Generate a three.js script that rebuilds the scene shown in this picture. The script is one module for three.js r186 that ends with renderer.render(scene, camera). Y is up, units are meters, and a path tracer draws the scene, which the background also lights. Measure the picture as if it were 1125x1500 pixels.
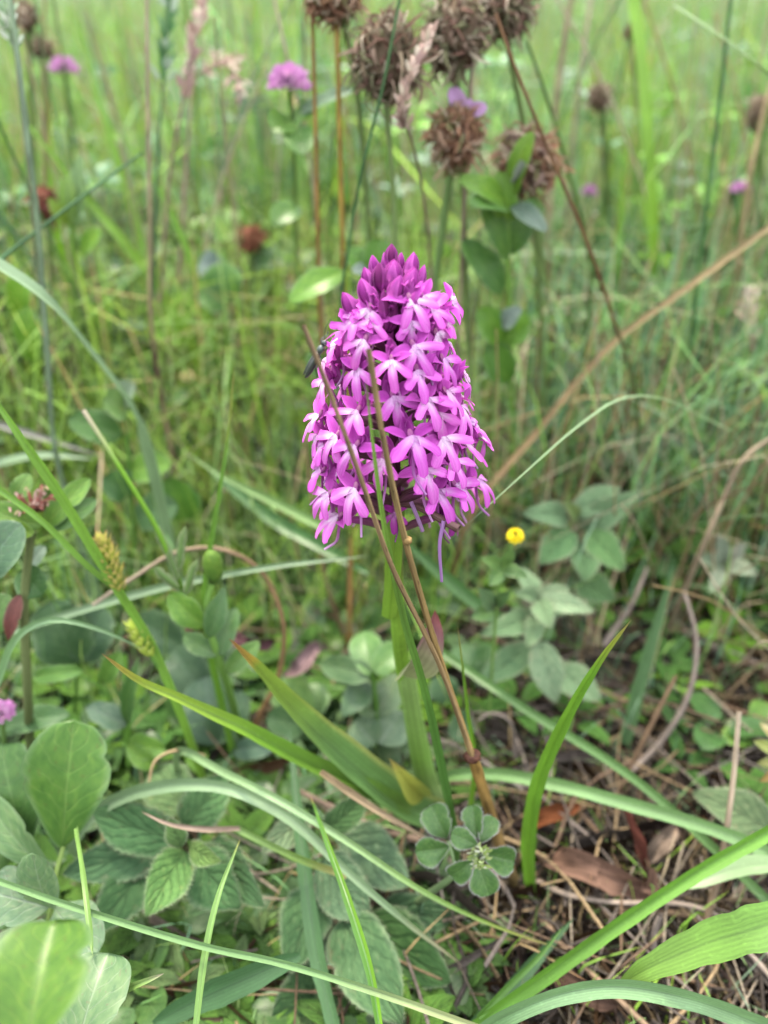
import * as THREE from 'three';
import { mergeGeometries } from 'three/addons/utils/BufferGeometryUtils.js';

// ---------------------------------------------------------------- camera, sky, sun, exposure
const scene = new THREE.Scene();
const EYE = new THREE.Vector3(0, 0.2646, 0.1725), PITCH = THREE.MathUtils.degToRad(33), FOV = 65;
const camera = new THREE.PerspectiveCamera(FOV, 768 / 1024, 0.004, 400);
camera.position.copy(EYE);
camera.rotation.x = -PITCH;
camera.focus = 0.186;
camera.userData.fStop = 7.9;
scene.add(camera);

const renderer = new THREE.WebGLRenderer({ antialias: true });
renderer.toneMapping = THREE.LinearToneMapping;
renderer.toneMappingExposure = 6.8;
renderer.shadowMap.enabled = true;

const SKYW = 256, SKYH = 128, skyData = new Float32Array(SKYW * SKYH * 4);
for (let r = 0; r < SKYH; r++) for (let c = 0; c < SKYW; c++) {
  const el = ((r + 0.5) / SKYH - 0.5) * Math.PI, up = Math.max(0, Math.sin(el)), k = (r * SKYW + c) * 4;
  const az = (c / SKYW) * Math.PI * 2;
  const cloud = 1 + 0.08 * Math.sin(az * 3 + 4 * up) * Math.cos(up * 9 + az * 2) * up;
  const L = (0.16 + 0.86 * up) * cloud;
  skyData[k] = L * 0.97; skyData[k + 1] = L; skyData[k + 2] = L * 1.05; skyData[k + 3] = 1;
}
const skyTex = new THREE.DataTexture(skyData, SKYW, SKYH, THREE.RGBAFormat, THREE.FloatType);
skyTex.mapping = THREE.EquirectangularReflectionMapping;
skyTex.magFilter = THREE.LinearFilter;
skyTex.needsUpdate = true;
scene.background = skyTex;
scene.environment = skyTex;

const sun = new THREE.DirectionalLight(0xfff2dc, 1.5);
sun.position.set(-0.5, 2.4, -1.0);
sun.castShadow = true;
sun.shadow.radius = 24;
sun.shadow.camera.left = sun.shadow.camera.bottom = -3; sun.shadow.camera.right = sun.shadow.camera.top = 3;
sun.shadow.camera.near = 0.1; sun.shadow.camera.far = 12;
scene.add(sun);

// ---------------------------------------------------------------- random numbers and noise
function rng(seed) { let a = seed >>> 0; return () => { a = (a + 0x6D2B79F5) | 0; let t = Math.imul(a ^ (a >>> 15), 1 | a); t = (t + Math.imul(t ^ (t >>> 7), 61 | t)) ^ t; return ((t ^ (t >>> 14)) >>> 0) / 4294967296; }; }
const R = rng(7);
const rr = (a, b) => a + (b - a) * R();
const pick = (a) => a[Math.floor(R() * a.length)];
const hash = (x, y) => { let h = Math.imul(x | 0, 374761393) + Math.imul(y | 0, 668265263); h = Math.imul(h ^ (h >>> 13), 1274126177); return ((h ^ (h >>> 16)) >>> 0) / 4294967296; };
function vnoise(x, y, p = 1e9) {
  const ix = Math.floor(x), iy = Math.floor(y), fx = x - ix, fy = y - iy, s = fx * fx * (3 - 2 * fx), t = fy * fy * (3 - 2 * fy), m = (v) => ((v % p) + p) % p;
  const a = hash(m(ix), m(iy)), b = hash(m(ix + 1), m(iy)), c = hash(m(ix), m(iy + 1)), d = hash(m(ix + 1), m(iy + 1));
  return a + (b - a) * s + (c - a) * t + (a - b - c + d) * s * t;
}
const fbm = (x, y, o = 4, p = 1e9) => { let v = 0, a = 0.5, f = 1; for (let i = 0; i < o; i++) { v += a * vnoise(x * f, y * f, p * f); a *= 0.5; f *= 2; } return v / (1 - Math.pow(0.5, o)); };
const clamp = THREE.MathUtils.clamp, lerp = THREE.MathUtils.lerp, sstep = THREE.MathUtils.smoothstep;
const V3 = (x, y, z) => new THREE.Vector3(x, y, z);

// ---------------------------------------------------------------- where things stand: the line of sight through a picture point (1125 x 1500) to a plane or height
const FPX = 750 / Math.tan(THREE.MathUtils.degToRad(FOV / 2)), cp = Math.cos(PITCH), sp = Math.sin(PITCH);
const ray = (px, py) => { const dx = (px - 562.5) / FPX, dy = -(py - 750) / FPX; return V3(dx, -sp + cp * dy, -cp - sp * dy); };
const T = (px, py, t) => ray(px, py).multiplyScalar(t).add(EYE);                                 // at a distance along the lens axis
const G = (px, py, h) => { const d = ray(px, py); return d.multiplyScalar((h - EYE.y) / d.y).add(EYE); };   // at a height above the ground
const Z = (px, py, z) => { const d = ray(px, py); return d.multiplyScalar((z - EYE.z) / d.z).add(EYE); };   // in an upright plane z
const MODE = { T, G, Z };
const depthOf = (p) => (p.y - EYE.y) * -sp + (p.z - EYE.z) * -cp;
const pxm = (p) => Math.max(0.05, depthOf(p)) / FPX;                                             // metres per picture pixel there

// ---------------------------------------------------------------- textures (colour grain only)
function tex(w, h, fn, rep = true) {
  const d = new Uint8Array(w * h * 4);
  for (let y = 0; y < h; y++) for (let x = 0; x < w; x++) { const c = fn(x / w, y / h), k = (y * w + x) * 4; const a = Array.isArray(c) ? c : [c, c, c]; for (let i = 0; i < 3; i++) d[k + i] = clamp(a[i], 0, 1) * 255; d[k + 3] = 255; }
  const t = new THREE.DataTexture(d, w, h, THREE.RGBAFormat);
  t.magFilter = THREE.LinearFilter; t.minFilter = THREE.LinearMipmapLinearFilter; t.generateMipmaps = true;
  t.wrapS = t.wrapT = rep ? THREE.RepeatWrapping : THREE.ClampToEdgeWrapping; t.needsUpdate = true;
  return t;
}
const stripe = (u, n) => 0.5 + 0.5 * Math.cos(u * Math.PI * 2 * n);
const grassH = (u, v) => { const mid = Math.exp(-Math.pow((u - 0.5) * 22, 2)); return 0.5 * stripe(u, 9) * (0.6 + 0.4 * vnoise(u * 40, v * 6, 40)) + 0.25 * vnoise(u * 64, v * 8, 64) - 0.5 * mid; };
const grassMap = tex(128, 512, (u, v) => {
  const spot = vnoise(u * 12 + 3, v * 90, 90) > 0.86 ? 0.12 : 0;
  const k = 0.66 + 0.3 * grassH(u, v) + 0.2 * (vnoise(u * 5, v * 14, 14) - 0.5) + 0.12 * (vnoise(u * 50, v * 160, 160) - 0.5) + spot;
  return [k, k, k * (0.94 + 0.2 * spot)];
});
const grassBump = tex(128, 256, (u, v) => 0.5 + 0.5 * grassH(u, v));
// leaf veins: u across (0.5 = midrib), v along
function veins(u, v, n, slope, sharp) {
  const a = Math.abs(u - 0.5) * 2, w = (v - a * slope) * n + 0.08 * Math.sin(v * 40), f = Math.abs(w - Math.round(w));
  const mid = Math.exp(-Math.pow(a * 28, 2)), lat = Math.exp(-Math.pow(f * sharp, 2)) * (1 - 0.5 * a) * (v > 0.02 ? 1 : 0);
  return Math.max(mid, 0.75 * lat);
}
const smoothLeafMap = tex(256, 256, (u, v) => {
  const ve = veins(u + 0.015 * (vnoise(u * 9, v * 9) - 0.5), v + 0.03 * (vnoise(u * 7 + 5, v * 7) - 0.5), 7, 0.3, 16), n = fbm(u * 14, v * 14, 4), e = Math.abs(u - 0.5) * 2;
  const fleck = vnoise(u * 70, v * 70) > 0.93 ? 0.14 : 0;
  const k = 0.46 + 0.34 * n + 0.22 * ve + fleck;
  const sp = sstep(vnoise(u * 22 + 40, v * 22 + 9), 0.86, 0.93); if (sp > 0) return [k * (1 + 0.12 * sp), k * (1 - 0.12 * sp), k * (1 - 0.1 * sp)];
  return [k * (0.98 + 0.3 * ve + 0.3 * (n - 0.5)), k, k * (0.9 + 0.35 * ve + fleck)];
}, false);
const smoothLeafBump = tex(256, 256, (u, v) => 0.5 - 0.25 * veins(u, v, 7, 0.3, 14) + 0.25 * fbm(u * 9, v * 9, 3), false);
const hairyLeafMap = tex(256, 256, (u, v) => {
  const uu = u + 0.02 * (vnoise(u * 8, v * 8) - 0.5), ve = veins(uu, v + 0.05 * (vnoise(u * 6 + 2, v * 6) - 0.5), 5.5, 0.45, 10), n = fbm(u * 26, v * 26, 4);
  const speck = vnoise(u * 90 + 7, v * 90) > 0.86 ? 0.16 : 0, k = 0.46 + 0.5 * n - 0.16 * ve + speck;
  const edge = sstep(Math.abs(u - 0.5) * 2, 0.9, 1) * 0.1 * vnoise(u * 9, v * 9), sp = sstep(vnoise(u * 17 + 4, v * 17 + 31), 0.85, 0.93); if (sp > 0) return [k * (1 + 0.9 * sp), k * (1 + 0.15 * sp), k * (1 + 0.2 * sp)];
  return [k * (0.9 + 0.25 * n) + edge, k + edge, k * (0.95 + 0.15 * speck) + edge];
}, false);
const hairyLeafBump = tex(256, 256, (u, v) => { const ve = veins(u, v, 5.5, 0.45, 6); return 0.75 - 0.6 * ve + 0.25 * fbm(u * 30, v * 30, 3); }, false);
const petalMap = tex(128, 128, (u, v) => { const f = vnoise(u * 26, v * 3), k = 0.82 + 0.22 * (f - 0.5) + 0.16 * (fbm(u * 30, v * 30, 2) - 0.3); return [k, k * (0.9 + 0.14 * f), k]; }, false);
const strawMap = tex(64, 512, (u, v) => { const k = 0.66 + 0.42 * (vnoise(u * 16, v * 10, 16) - 0.5) + 0.5 * (fbm(u * 4, v * 22, 3) - 0.5) - (vnoise(u * 10, v * 60) > 0.9 ? 0.25 : 0); return [k * 1.02, k, k * 0.97]; });
const soilMap = tex(512, 512, (u, v) => { const n = fbm(u * 16, v * 16, 6, 16), m = vnoise(u * 160, v * 160, 160), k = 0.35 + 0.5 * n + (m > 0.8 ? 0.2 : 0); return [k, k * (0.93 + 0.08 * m), k * (0.84 + 0.12 * m)]; });
const soilBump = tex(512, 512, (u, v) => fbm(u * 24, v * 24, 6, 24));

// ---------------------------------------------------------------- materials
const P = (o) => new THREE.MeshPhysicalMaterial({ vertexColors: true, side: THREE.DoubleSide, roughness: 1, specularIntensity: 0.12, ...o });
const M = {
  grass: P({ map: grassMap, bumpMap: grassBump, bumpScale: 0.00016, transmission: 0.24, clearcoat: 0.42, clearcoatRoughness: 0.36 }),
  gloss: P({ map: grassMap, bumpMap: grassBump, bumpScale: 0.00016, transmission: 0.16, clearcoat: 0.8, clearcoatRoughness: 0.36 }),
  far: P({ transmission: 0.3, clearcoat: 0.14, clearcoatRoughness: 0.5 }),
  leaf: P({ map: smoothLeafMap, bumpMap: smoothLeafBump, bumpScale: 0.0007, transmission: 0.2, clearcoat: 0.4, clearcoatRoughness: 0.38 }),
  hairy: P({ map: hairyLeafMap, bumpMap: hairyLeafBump, bumpScale: 0.0009, transmission: 0.08, clearcoat: 0.06, clearcoatRoughness: 0.6 }),
  petal: P({ map: petalMap, transmission: 0.42, clearcoat: 0.06, clearcoatRoughness: 0.5 }),
  stem: P({ map: grassMap, bumpMap: grassBump, bumpScale: 0.0002, clearcoat: 0.25, clearcoatRoughness: 0.45 }),
  straw: P({ map: strawMap, bumpMap: strawMap, bumpScale: 0.0003, roughness: 0.75, clearcoat: 0.15, clearcoatRoughness: 0.5 }),
  dry: P({ map: strawMap, bumpMap: strawMap, bumpScale: 0.0004, roughness: 0.9, transmission: 0 }),
  fluff: P({ transmission: 0.25 }),
  shell: new THREE.MeshPhysicalMaterial({ vertexColors: true, side: THREE.DoubleSide, roughness: 0.38, metalness: 0.35, clearcoat: 0.6, clearcoatRoughness: 0.25 }),
  soil: new THREE.MeshStandardMaterial({ vertexColors: true, map: soilMap, bumpMap: soilBump, bumpScale: 0.004, roughness: 1 }),
};

for (const k in M) M[k].color.setScalar(k === 'petal' ? 0.8 : k === 'soil' ? 1 : k === 'straw' || k === 'dry' ? 0.62 : 0.7);
M.hairy.color.setRGB(0.6, 0.6, 0.5); M.leaf.color.setScalar(0.58); M.far.color.setRGB(0.64, 0.63, 0.64); M.gloss.color.setRGB(0.72, 0.7, 0.6);   // brings the tones below down to real-world albedo

// colours: relative tones, linear
const K = {
  bright: [0.17, 0.36, 0.03], lime: [0.26, 0.44, 0.05], mid: [0.095, 0.22, 0.035], dark: [0.04, 0.11, 0.025], glauc: [0.16, 0.30, 0.19], pale: [0.30, 0.44, 0.27], grey: [0.15, 0.235, 0.135],
  straw: [0.42, 0.27, 0.10], tan: [0.45, 0.33, 0.19], brown: [0.20, 0.11, 0.05], bone: [0.52, 0.44, 0.34], ash: [0.30, 0.25, 0.22], yellow: [0.55, 0.47, 0.06], rust: [0.30, 0.12, 0.06], blackish: [0.03, 0.022, 0.018],
};
const mixc = (a, b, k) => [lerp(a[0], b[0], k), lerp(a[1], b[1], k), lerp(a[2], b[2], k)];
const mul = (a, k) => [a[0] * k, a[1] * k, a[2] * k];
const grad = (...st) => (s) => { for (let i = 1; i < st.length; i++) if (s <= st[i][0]) return mixc(st[i - 1][1], st[i][1], clamp((s - st[i - 1][0]) / (st[i][0] - st[i - 1][0]), 0, 1)); return st[st.length - 1][1]; };
const flat = (c) => () => c;

// ---------------------------------------------------------------- shapes
function build(pos, uv, col, idx) {
  const g = new THREE.BufferGeometry();
  g.setAttribute('position', new THREE.Float32BufferAttribute(pos, 3));
  g.setAttribute('uv', new THREE.Float32BufferAttribute(uv, 2));
  g.setAttribute('color', new THREE.Float32BufferAttribute(col, 3));
  g.setIndex(idx); g.computeVertexNormals();
  return g;
}
const HINT = V3(0, 0.65, 0.76);
// a grass blade or strap: pts from foot to tip, w(s) its width
function ribbon(pts, w, o = {}) {
  const c = new THREE.CatmullRomCurve3(pts, false, 'centripetal'), n = o.n ?? 26, m = o.m ?? 4, len = c.getLength(), pos = [], uv = [], col = [], idx = [], hint = o.hint ?? HINT, fold = o.fold ?? 0.35, u0 = R();
  for (let i = 0; i <= n; i++) {
    const s = i / n, p = c.getPointAt(s), t = c.getTangentAt(s), side = t.clone().cross(hint).normalize();
    if (o.twist) side.applyAxisAngle(t, o.twist(s));
    const nn = side.clone().cross(t), ws = Math.max(1e-5, w(s)) * (1 + 0.16 * (vnoise(s * len * 260, u0 * 91) - 0.5)); p.addScaledVector(side, 0.05 * w(0.3) * (vnoise(s * len * 90, u0 * 57) - 0.5)).addScaledVector(nn, 0.1 * w(0.3) * (vnoise(s * len * 70 + 8, u0 * 33) - 0.5));
    for (let j = 0; j <= m; j++) {
      const u = (j / m) * 2 - 1, q = p.clone().addScaledVector(side, u * ws / 2).addScaledVector(nn, fold * (Math.abs(u) - 0.4) * ws / 2 + (o.wave ? o.wave * ws * u * Math.sin(s * 17) : 0));
      pos.push(q.x, q.y, q.z); uv.push(0.5 + u * 0.49, s * len * 9 + u0); col.push(...o.col(s, u));
      if (i < n && j < m) { const a = i * (m + 1) + j, b = a + m + 1; idx.push(a, a + 1, b, a + 1, b + 1, b); }
    }
  }
  return build(pos, uv, col, idx);
}
// a stem: round, tapering
function tube(pts, r, o = {}) {
  const c = pts.isCurve ? pts : new THREE.CatmullRomCurve3(pts, false, 'centripetal'), n = o.n ?? 24, k = o.k ?? 7, len = c.getLength(), pos = [], uv = [], col = [], idx = [];
  let side = V3(1, 0, 0.31);
  for (let i = 0; i <= n; i++) {
    const s = i / n, p = c.getPointAt(s), t = c.getTangentAt(s); side.addScaledVector(t, -side.dot(t)).normalize();
    const b = t.clone().cross(side), rs = Math.max(1e-5, r(s)) * (1 + (o.rough ? o.rough * (hash(i, k * 7) - 0.5) : 0));
    for (let j = 0; j <= k; j++) {
      const a = (j / k) * Math.PI * 2, q = p.clone().addScaledVector(side, Math.cos(a) * rs).addScaledVector(b, Math.sin(a) * rs);
      pos.push(q.x, q.y, q.z); uv.push(j / k, s * len * 9); col.push(...o.col(s, a));
      if (i < n && j < k) { const x = i * (k + 1) + j, y = x + k + 1; idx.push(x, y, x + 1, x + 1, y, y + 1); }
    }
  }
  return build(pos, uv, col, idx);
}
const SHAPE = { ovate: [0.55, 0.85], obovate: [0.85, 0.42], round: [0.5, 0.5], lance: [0.75, 1.1], ellip: [0.6, 0.6], petal: [0.9, 0.5], point: [0.6, 1.0], oblong: [0.8, 0.3] };
// a leaf or petal from base to tip, width W, upper face towards nrm
function leafGeo(base, tip, W, o = {}) {
  const [a, b] = SHAPE[o.shape ?? 'ovate'], norm = Math.pow(a / (a + b), a) * Math.pow(b / (a + b), b), n = o.n ?? 16, m = o.m ?? 8;
  const d = tip.clone().sub(base), L = d.length(); d.normalize();
  const nr = (o.nrm ?? HINT).clone(); nr.addScaledVector(d, -nr.dot(d)); if (nr.lengthSq() < 1e-6) nr.set(1, 0.2, 0); nr.normalize();
  const side = d.clone().cross(nr).normalize(), pos = [], uv = [], col = [], idx = [], bend = o.bend ?? 0.08, fold = o.fold ?? 0.2, wave = o.wave ?? 0.04, ph = R() * 6, flip = R() < 0.5 ? 1 : -1, vs = rr(0.72, 1), nibs = o.nib ? [0, 1, 2].map(() => [rr(0.2, 0.95), rr(0.05, 0.28) * o.nib, rr(0.015, 0.045), R() < 0.5 ? -1 : 1]) : [], serr = o.serr ?? 0, pillow = o.pillow ?? 0, edge = [];
  for (let i = 0; i <= n; i++) {
    const s = (1 - Math.cos((i / n) * Math.PI)) / 2 * 0.35 + (i / n) * 0.65;
    const hw = Math.max(1e-5, (W / 2) * Math.pow(Math.max(0, s), a) * Math.pow(Math.max(0, 1 - s), b) / norm + (o.stalk ?? 0) * (1 - s)) * (1 + (o.lump ?? 0.05) * Math.sin(s * 9 + ph)) * (serr ? 1 + serr * ((i % 2) - 0.5) : 1);
    const cl = base.clone().addScaledVector(d, s * L).addScaledVector(nr, bend * L * 4 * s * (1 - s) + (o.droop ?? 0) * L * -s * s);
    for (let j = 0; j <= m; j++) {
      const u = (j / m) * 2 - 1, au = Math.abs(u), rip = pillow ? pillow * L * Math.cos((s - au * 0.25) * 5.5 * Math.PI * 2) * (1 - au) * au * 2 : 0;
      let bite = 1; for (const [s0, dp, wd, sd] of nibs) if (u * sd > 0) bite -= dp * Math.exp(-Math.pow((s - s0) / wd, 2)); const q = cl.clone().addScaledVector(side, u * hw * Math.max(0.3, bite)).addScaledVector(nr, fold * hw * (au - 0.3) - (o.cup ?? 0) * hw * (au * au) + wave * W * Math.sin(s * 8 + ph + (u > 0 ? 1.7 : 0)) * au * au + rip);
      pos.push(q.x, q.y, q.z); uv.push(0.5 + u * 0.5 * flip, s * vs); col.push(...(o.col ?? flat(K.mid))(s, u));
      if ((j === 0 || j === m) && o.hair) edge.push([q.clone(), side.clone().multiplyScalar(Math.sign(u)).addScaledVector(d, 0.25).addScaledVector(nr, 0.1)]);
      if (i < n && j < m) { const x = i * (m + 1) + j, y = x + m + 1; idx.push(x, x + 1, y, x + 1, y + 1, y); }
    }
  }
  if (o.hair) for (let i = 0; i < edge.length - 2; i++) for (let k = 0; k < 5; k++) {   // the soft pale fringe of a hairy margin
    const [p0, o0] = edge[i], [p1] = edge[i + 2], q = p0.clone().lerp(p1, R()), x = pos.length / 3, dir = o0.clone().add(V3(rr(-0.6, 0.6), rr(-0.4, 0.6), rr(-0.6, 0.6))).normalize(), l = o.hair * rr(0.5, 1.2), t = d.clone().multiplyScalar(0.00004);
    const e = q.clone().addScaledVector(dir, l);
    pos.push(q.x - t.x, q.y - t.y, q.z - t.z, q.x + t.x, q.y + t.y, q.z + t.z, e.x, e.y, e.z); uv.push(0.5, 0.5, 0.5, 0.5, 0.5, 0.5);
    for (let c = 0; c < 3; c++) col.push(0.4, 0.48, 0.38);
    idx.push(x, x + 1, x + 2);
  }
  return build(pos, uv, col, idx);
}
function ball(c, rx, ry, rz, col, rough = 0.15, q = null, n = 12) {
  const g = new THREE.SphereGeometry(1, n, Math.ceil(n * 0.7)), p = g.attributes.position, colr = [];
  for (let i = 0; i < p.count; i++) {
    const v = V3(p.getX(i), p.getY(i), p.getZ(i)), k = 1 + rough * (hash(Math.round(v.x * 50) + 300, Math.round(v.y * 50) * 7 + Math.round(v.z * 50)) - 0.5);
    p.setXYZ(i, v.x * rx * k, v.y * ry * k, v.z * rz * k); colr.push(...col(v));
  }
  g.setAttribute('color', new THREE.Float32BufferAttribute(colr, 3)); g.computeVertexNormals();
  if (q) g.applyQuaternion(q);
  g.translate(c.x, c.y, c.z);
  return g;
}
const merge = (a) => mergeGeometries(a.map((g) => { const h = g.index ? g : g; h.deleteAttribute('uv1'); return h; }));

// ---------------------------------------------------------------- things and parts
const names = {};
const numbered = (n) => { names[n] = (names[n] ?? -1) + 1; return names[n] ? n + '_' + String(names[n]).padStart(3, '0') : n; };
function tag(o, label, category, group, kind) { if (label) o.userData.label = label; if (category) o.userData.category = category; if (group) o.userData.group = group; if (kind) o.userData.kind = kind; o.castShadow = o.receiveShadow = true; return o; }
function thing(name, label, category, base, group) { const o = new THREE.Group(); o.name = numbered(name); o.position.copy(base); scene.add(o); return tag(o, label, category, group); }
function part(t, name, geo, mat, label, kind) { const m = new THREE.Mesh(geo.translate(-t.position.x, -t.position.y, -t.position.z), mat); m.name = name; t.add(m); return tag(m, label, null, null, kind); }
function solo(name, label, category, geo, mat, base, group) { const m = new THREE.Mesh(geo.translate(-base.x, -base.y, -base.z), mat); m.name = numbered(name); m.position.copy(base); scene.add(m); return tag(m, label, category, group); }
const pts = (mode, a) => a.map(([x, y, v]) => MODE[mode](x, y, v));

// ---------------------------------------------------------------- the ground
function groundY(x, z) { const d = Math.hypot(x, z); return (fbm(x * 40 + 50, z * 40 + 50, 4) - 0.5) * 0.014 * Math.min(1, 0.4 + d) + (fbm(x * 4 + 9, z * 4 + 9, 3) - 0.5) * 0.05 * sstep(d, 0.3, 1.5) - 0.002; }
{
  const N = 260, pos = [], uv = [], col = [], idx = [], warp = (k) => { const a = k / (N / 2) - 1; return Math.sign(a) * (Math.abs(a) * 0.5 + Math.pow(Math.abs(a), 7) * 60); };
  for (let j = 0; j <= N; j++) for (let i = 0; i <= N; i++) {
    const x = warp(i), z = warp(j) - 0.15, d = Math.hypot(x, z);
    pos.push(x, groundY(x, z), z); uv.push(x * 5, z * 5);
    const turf = sstep(fbm(x * 6 + 20, z * 6 + 20, 3) + sstep(d, 0.2, 1.5) * 0.6, 0.4, 0.9);   // bare earth here, mossy turf farther out
    col.push(...mixc([0.055, 0.042, 0.033], [0.05, 0.075, 0.025], turf));
    if (i < N && j < N) { const a = j * (N + 1) + i, b = a + N + 1; idx.push(a, b, a + 1, a + 1, b, b + 1); }
  }
  const g = new THREE.Mesh(build(pos, uv, col, idx), M.soil); g.name = 'ground'; scene.add(g); tag(g, null, null, null, 'structure');
}

// ---------------------------------------------------------------- what nobody could count: grass, litter, ground leaves
function scatter(name, label, category, geo, mat, list) {
  const im = new THREE.InstancedMesh(geo, mat, list.length), c = new THREE.Color();
  list.forEach(([m, k], i) => { im.setMatrixAt(i, m); im.setColorAt(i, c.setRGB(...k)); });
  im.name = numbered(name); scene.add(im); return tag(im, label, category, null, 'stuff');
}
const white = flat([1, 1, 1]);
const dryTip = (dry) => (s) => dry && s > 0.9 ? [1.7, 1.15, 1.1] : [1, 1, 1];   // some blades end in a withered tip
const blades = [[0.02, 0.06], [0.09, 0.2], [0.22, 0.34], [-0.05, 0.5]].map(([b1, b2], k) => ribbon([V3(0, 0, 0), V3(0.01, 0.35, b1 * 0.4), V3(0, 0.7, b1), V3(0, k === 3 ? 0.82 : 0.97, b2)], (s) => 0.011 * Math.min(1, s * 4 + 0.55) * Math.pow(1 - s, 0.55), { n: 9, m: 2, fold: 0.4, hint: V3(0, 0.15, 1), col: dryTip(k % 2) }));
const mat4 = new THREE.Matrix4(), quat = new THREE.Quaternion(), eul = new THREE.Euler();
const place = (x, y, z, turn, lean, s, sw = 1) => new THREE.Matrix4().compose(V3(x, y, z), new THREE.Quaternion().setFromEuler(eul.set(lean, turn, 0, 'YXZ')), V3(s * sw, s, s));
const greens = [[0.22, 0.43, 0.045], [0.18, 0.38, 0.05], [0.12, 0.28, 0.035], [0.27, 0.44, 0.08], [0.21, 0.36, 0.15], [0.15, 0.29, 0.08], [0.31, 0.48, 0.06], [0.15, 0.31, 0.17], [0.08, 0.2, 0.05], [0.28, 0.4, 0.26], [0.1, 0.24, 0.12]];
const straws = [[0.40, 0.30, 0.14], [0.46, 0.38, 0.24], [0.33, 0.24, 0.12], [0.5, 0.43, 0.3]];
const patch = (x, z) => fbm(x * 7 + 70, z * 5 + 40, 3);
{
  const lists = [[], [], [], []];
  const put = (dist, az, h, wpx, straw, flop = 0) => {
    const x = EYE.x + Math.sin(az) * dist, z = EYE.z - Math.cos(az) * dist, y = groundY(x, z) - 0.004, k = Math.floor(R() * 4), p = patch(x, z);
    const c = R() < straw ? pick(straws) : mixc(pick(greens), greens[p > 0.56 ? 6 : p > 0.5 ? 0 : p > 0.44 ? 9 : 7], 0.45);
    lists[k].push([place(x, y, z, R() * 6.28, rr(-0.55 - flop, 0.7 + flop), h, wpx), mul(c, rr(0.7, 1.35))]);
  };
  for (let i = 0; i < 29000; i++) { const dist = 0.62 * Math.pow(11, Math.pow(R(), 0.8)), az = rr(-0.62, 0.62); put(dist, az, rr(0.08, 0.27) * (1 + 0.3 * sstep(dist, 1, 4)) * (0.75 + 0.6 * patch(Math.sin(az) * dist + 9, -Math.cos(az) * dist)), rr(0.4, 1.7) * (0.85 + 0.22 * dist), 0.1); }
  for (let i = 0; i < 10500; i++) { const dist = rr(0.42, 0.85), az = rr(-0.7, 0.7); put(dist, az, rr(0.05, 0.19), rr(0.5, 1.8), 0.15); }
  for (let i = 0; i < 5200; i++) { const dist = rr(0.36, 0.62), az = rr(-0.8, 0.8); put(dist, az, rr(0.08, 0.19), rr(0.4, 1.1), 0.16, 0.15); }
  for (let i = 0; i < 2600; i++) { const dist = 0.27 + 0.25 * Math.sqrt(R()), az = rr(-0.85, 0.85); put(dist, az, rr(0.035, 0.1), rr(0.7, 2.0), 0.2); }
  for (let i = 0; i < 1100; i++) { const dist = 0.27 + 0.2 * R(), az = rr(-0.95, 0.1); put(dist, az, rr(0.05, 0.12), rr(0.45, 0.9), 0.12, 0.2); }
  for (let i = 0; i < 3800; i++) { const dist = 0.13 + 0.3 * R(), az = rr(-0.95, 0.95); put(dist, az, rr(0.012, 0.038), rr(1.0, 3.2), 0.3, 0.8); }
  lists.forEach((l, k) => scatter('grass', ['fine upright meadow grass behind the orchid', 'leaning meadow grass behind the orchid', 'arching meadow grass behind the orchid', 'drooping meadow grass behind the orchid'][k], 'grass', blades[k], M.far, l));
}
{ // tall thin stalks, straw and green
  const st = tube([V3(0, 0, 0), V3(0.01, 0.4, 0.01), V3(0, 0.75, 0.03), V3(0.01, 1, 0.09)], (s) => 0.0042 * (1 - 0.5 * s), { n: 8, k: 5, col: white }), l = [];
  for (let i = 0; i < 900; i++) { const d = 0.48 * Math.pow(9, R()), az = rr(-0.62, 0.62), x = Math.sin(az) * d, z = EYE.z - Math.cos(az) * d; l.push([place(x, groundY(x, z), z, R() * 6.28, rr(-0.3, 0.5), rr(0.15, 0.32), rr(0.5, 1.1)), mul(R() < 0.55 ? pick(straws) : pick(greens), rr(0.7, 1.1))]); }
  for (let i = 0; i < 520; i++) { const d = rr(0.3, 0.62), az = rr(0.12, 0.75), x = Math.sin(az) * d, z = EYE.z - Math.cos(az) * d; l.push([place(x, groundY(x, z), z, R() * 6.28, rr(-0.9, 1.0), rr(0.06, 0.16), rr(0.6, 1.3)), mul(pick([...straws, K.brown, [0.3, 0.2, 0.12]]), rr(0.6, 1))]); }
  scatter('grass_stalks', 'thin straw and green grass stalks standing in the meadow', 'grass stalks', st, M.far, l);
}
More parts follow.
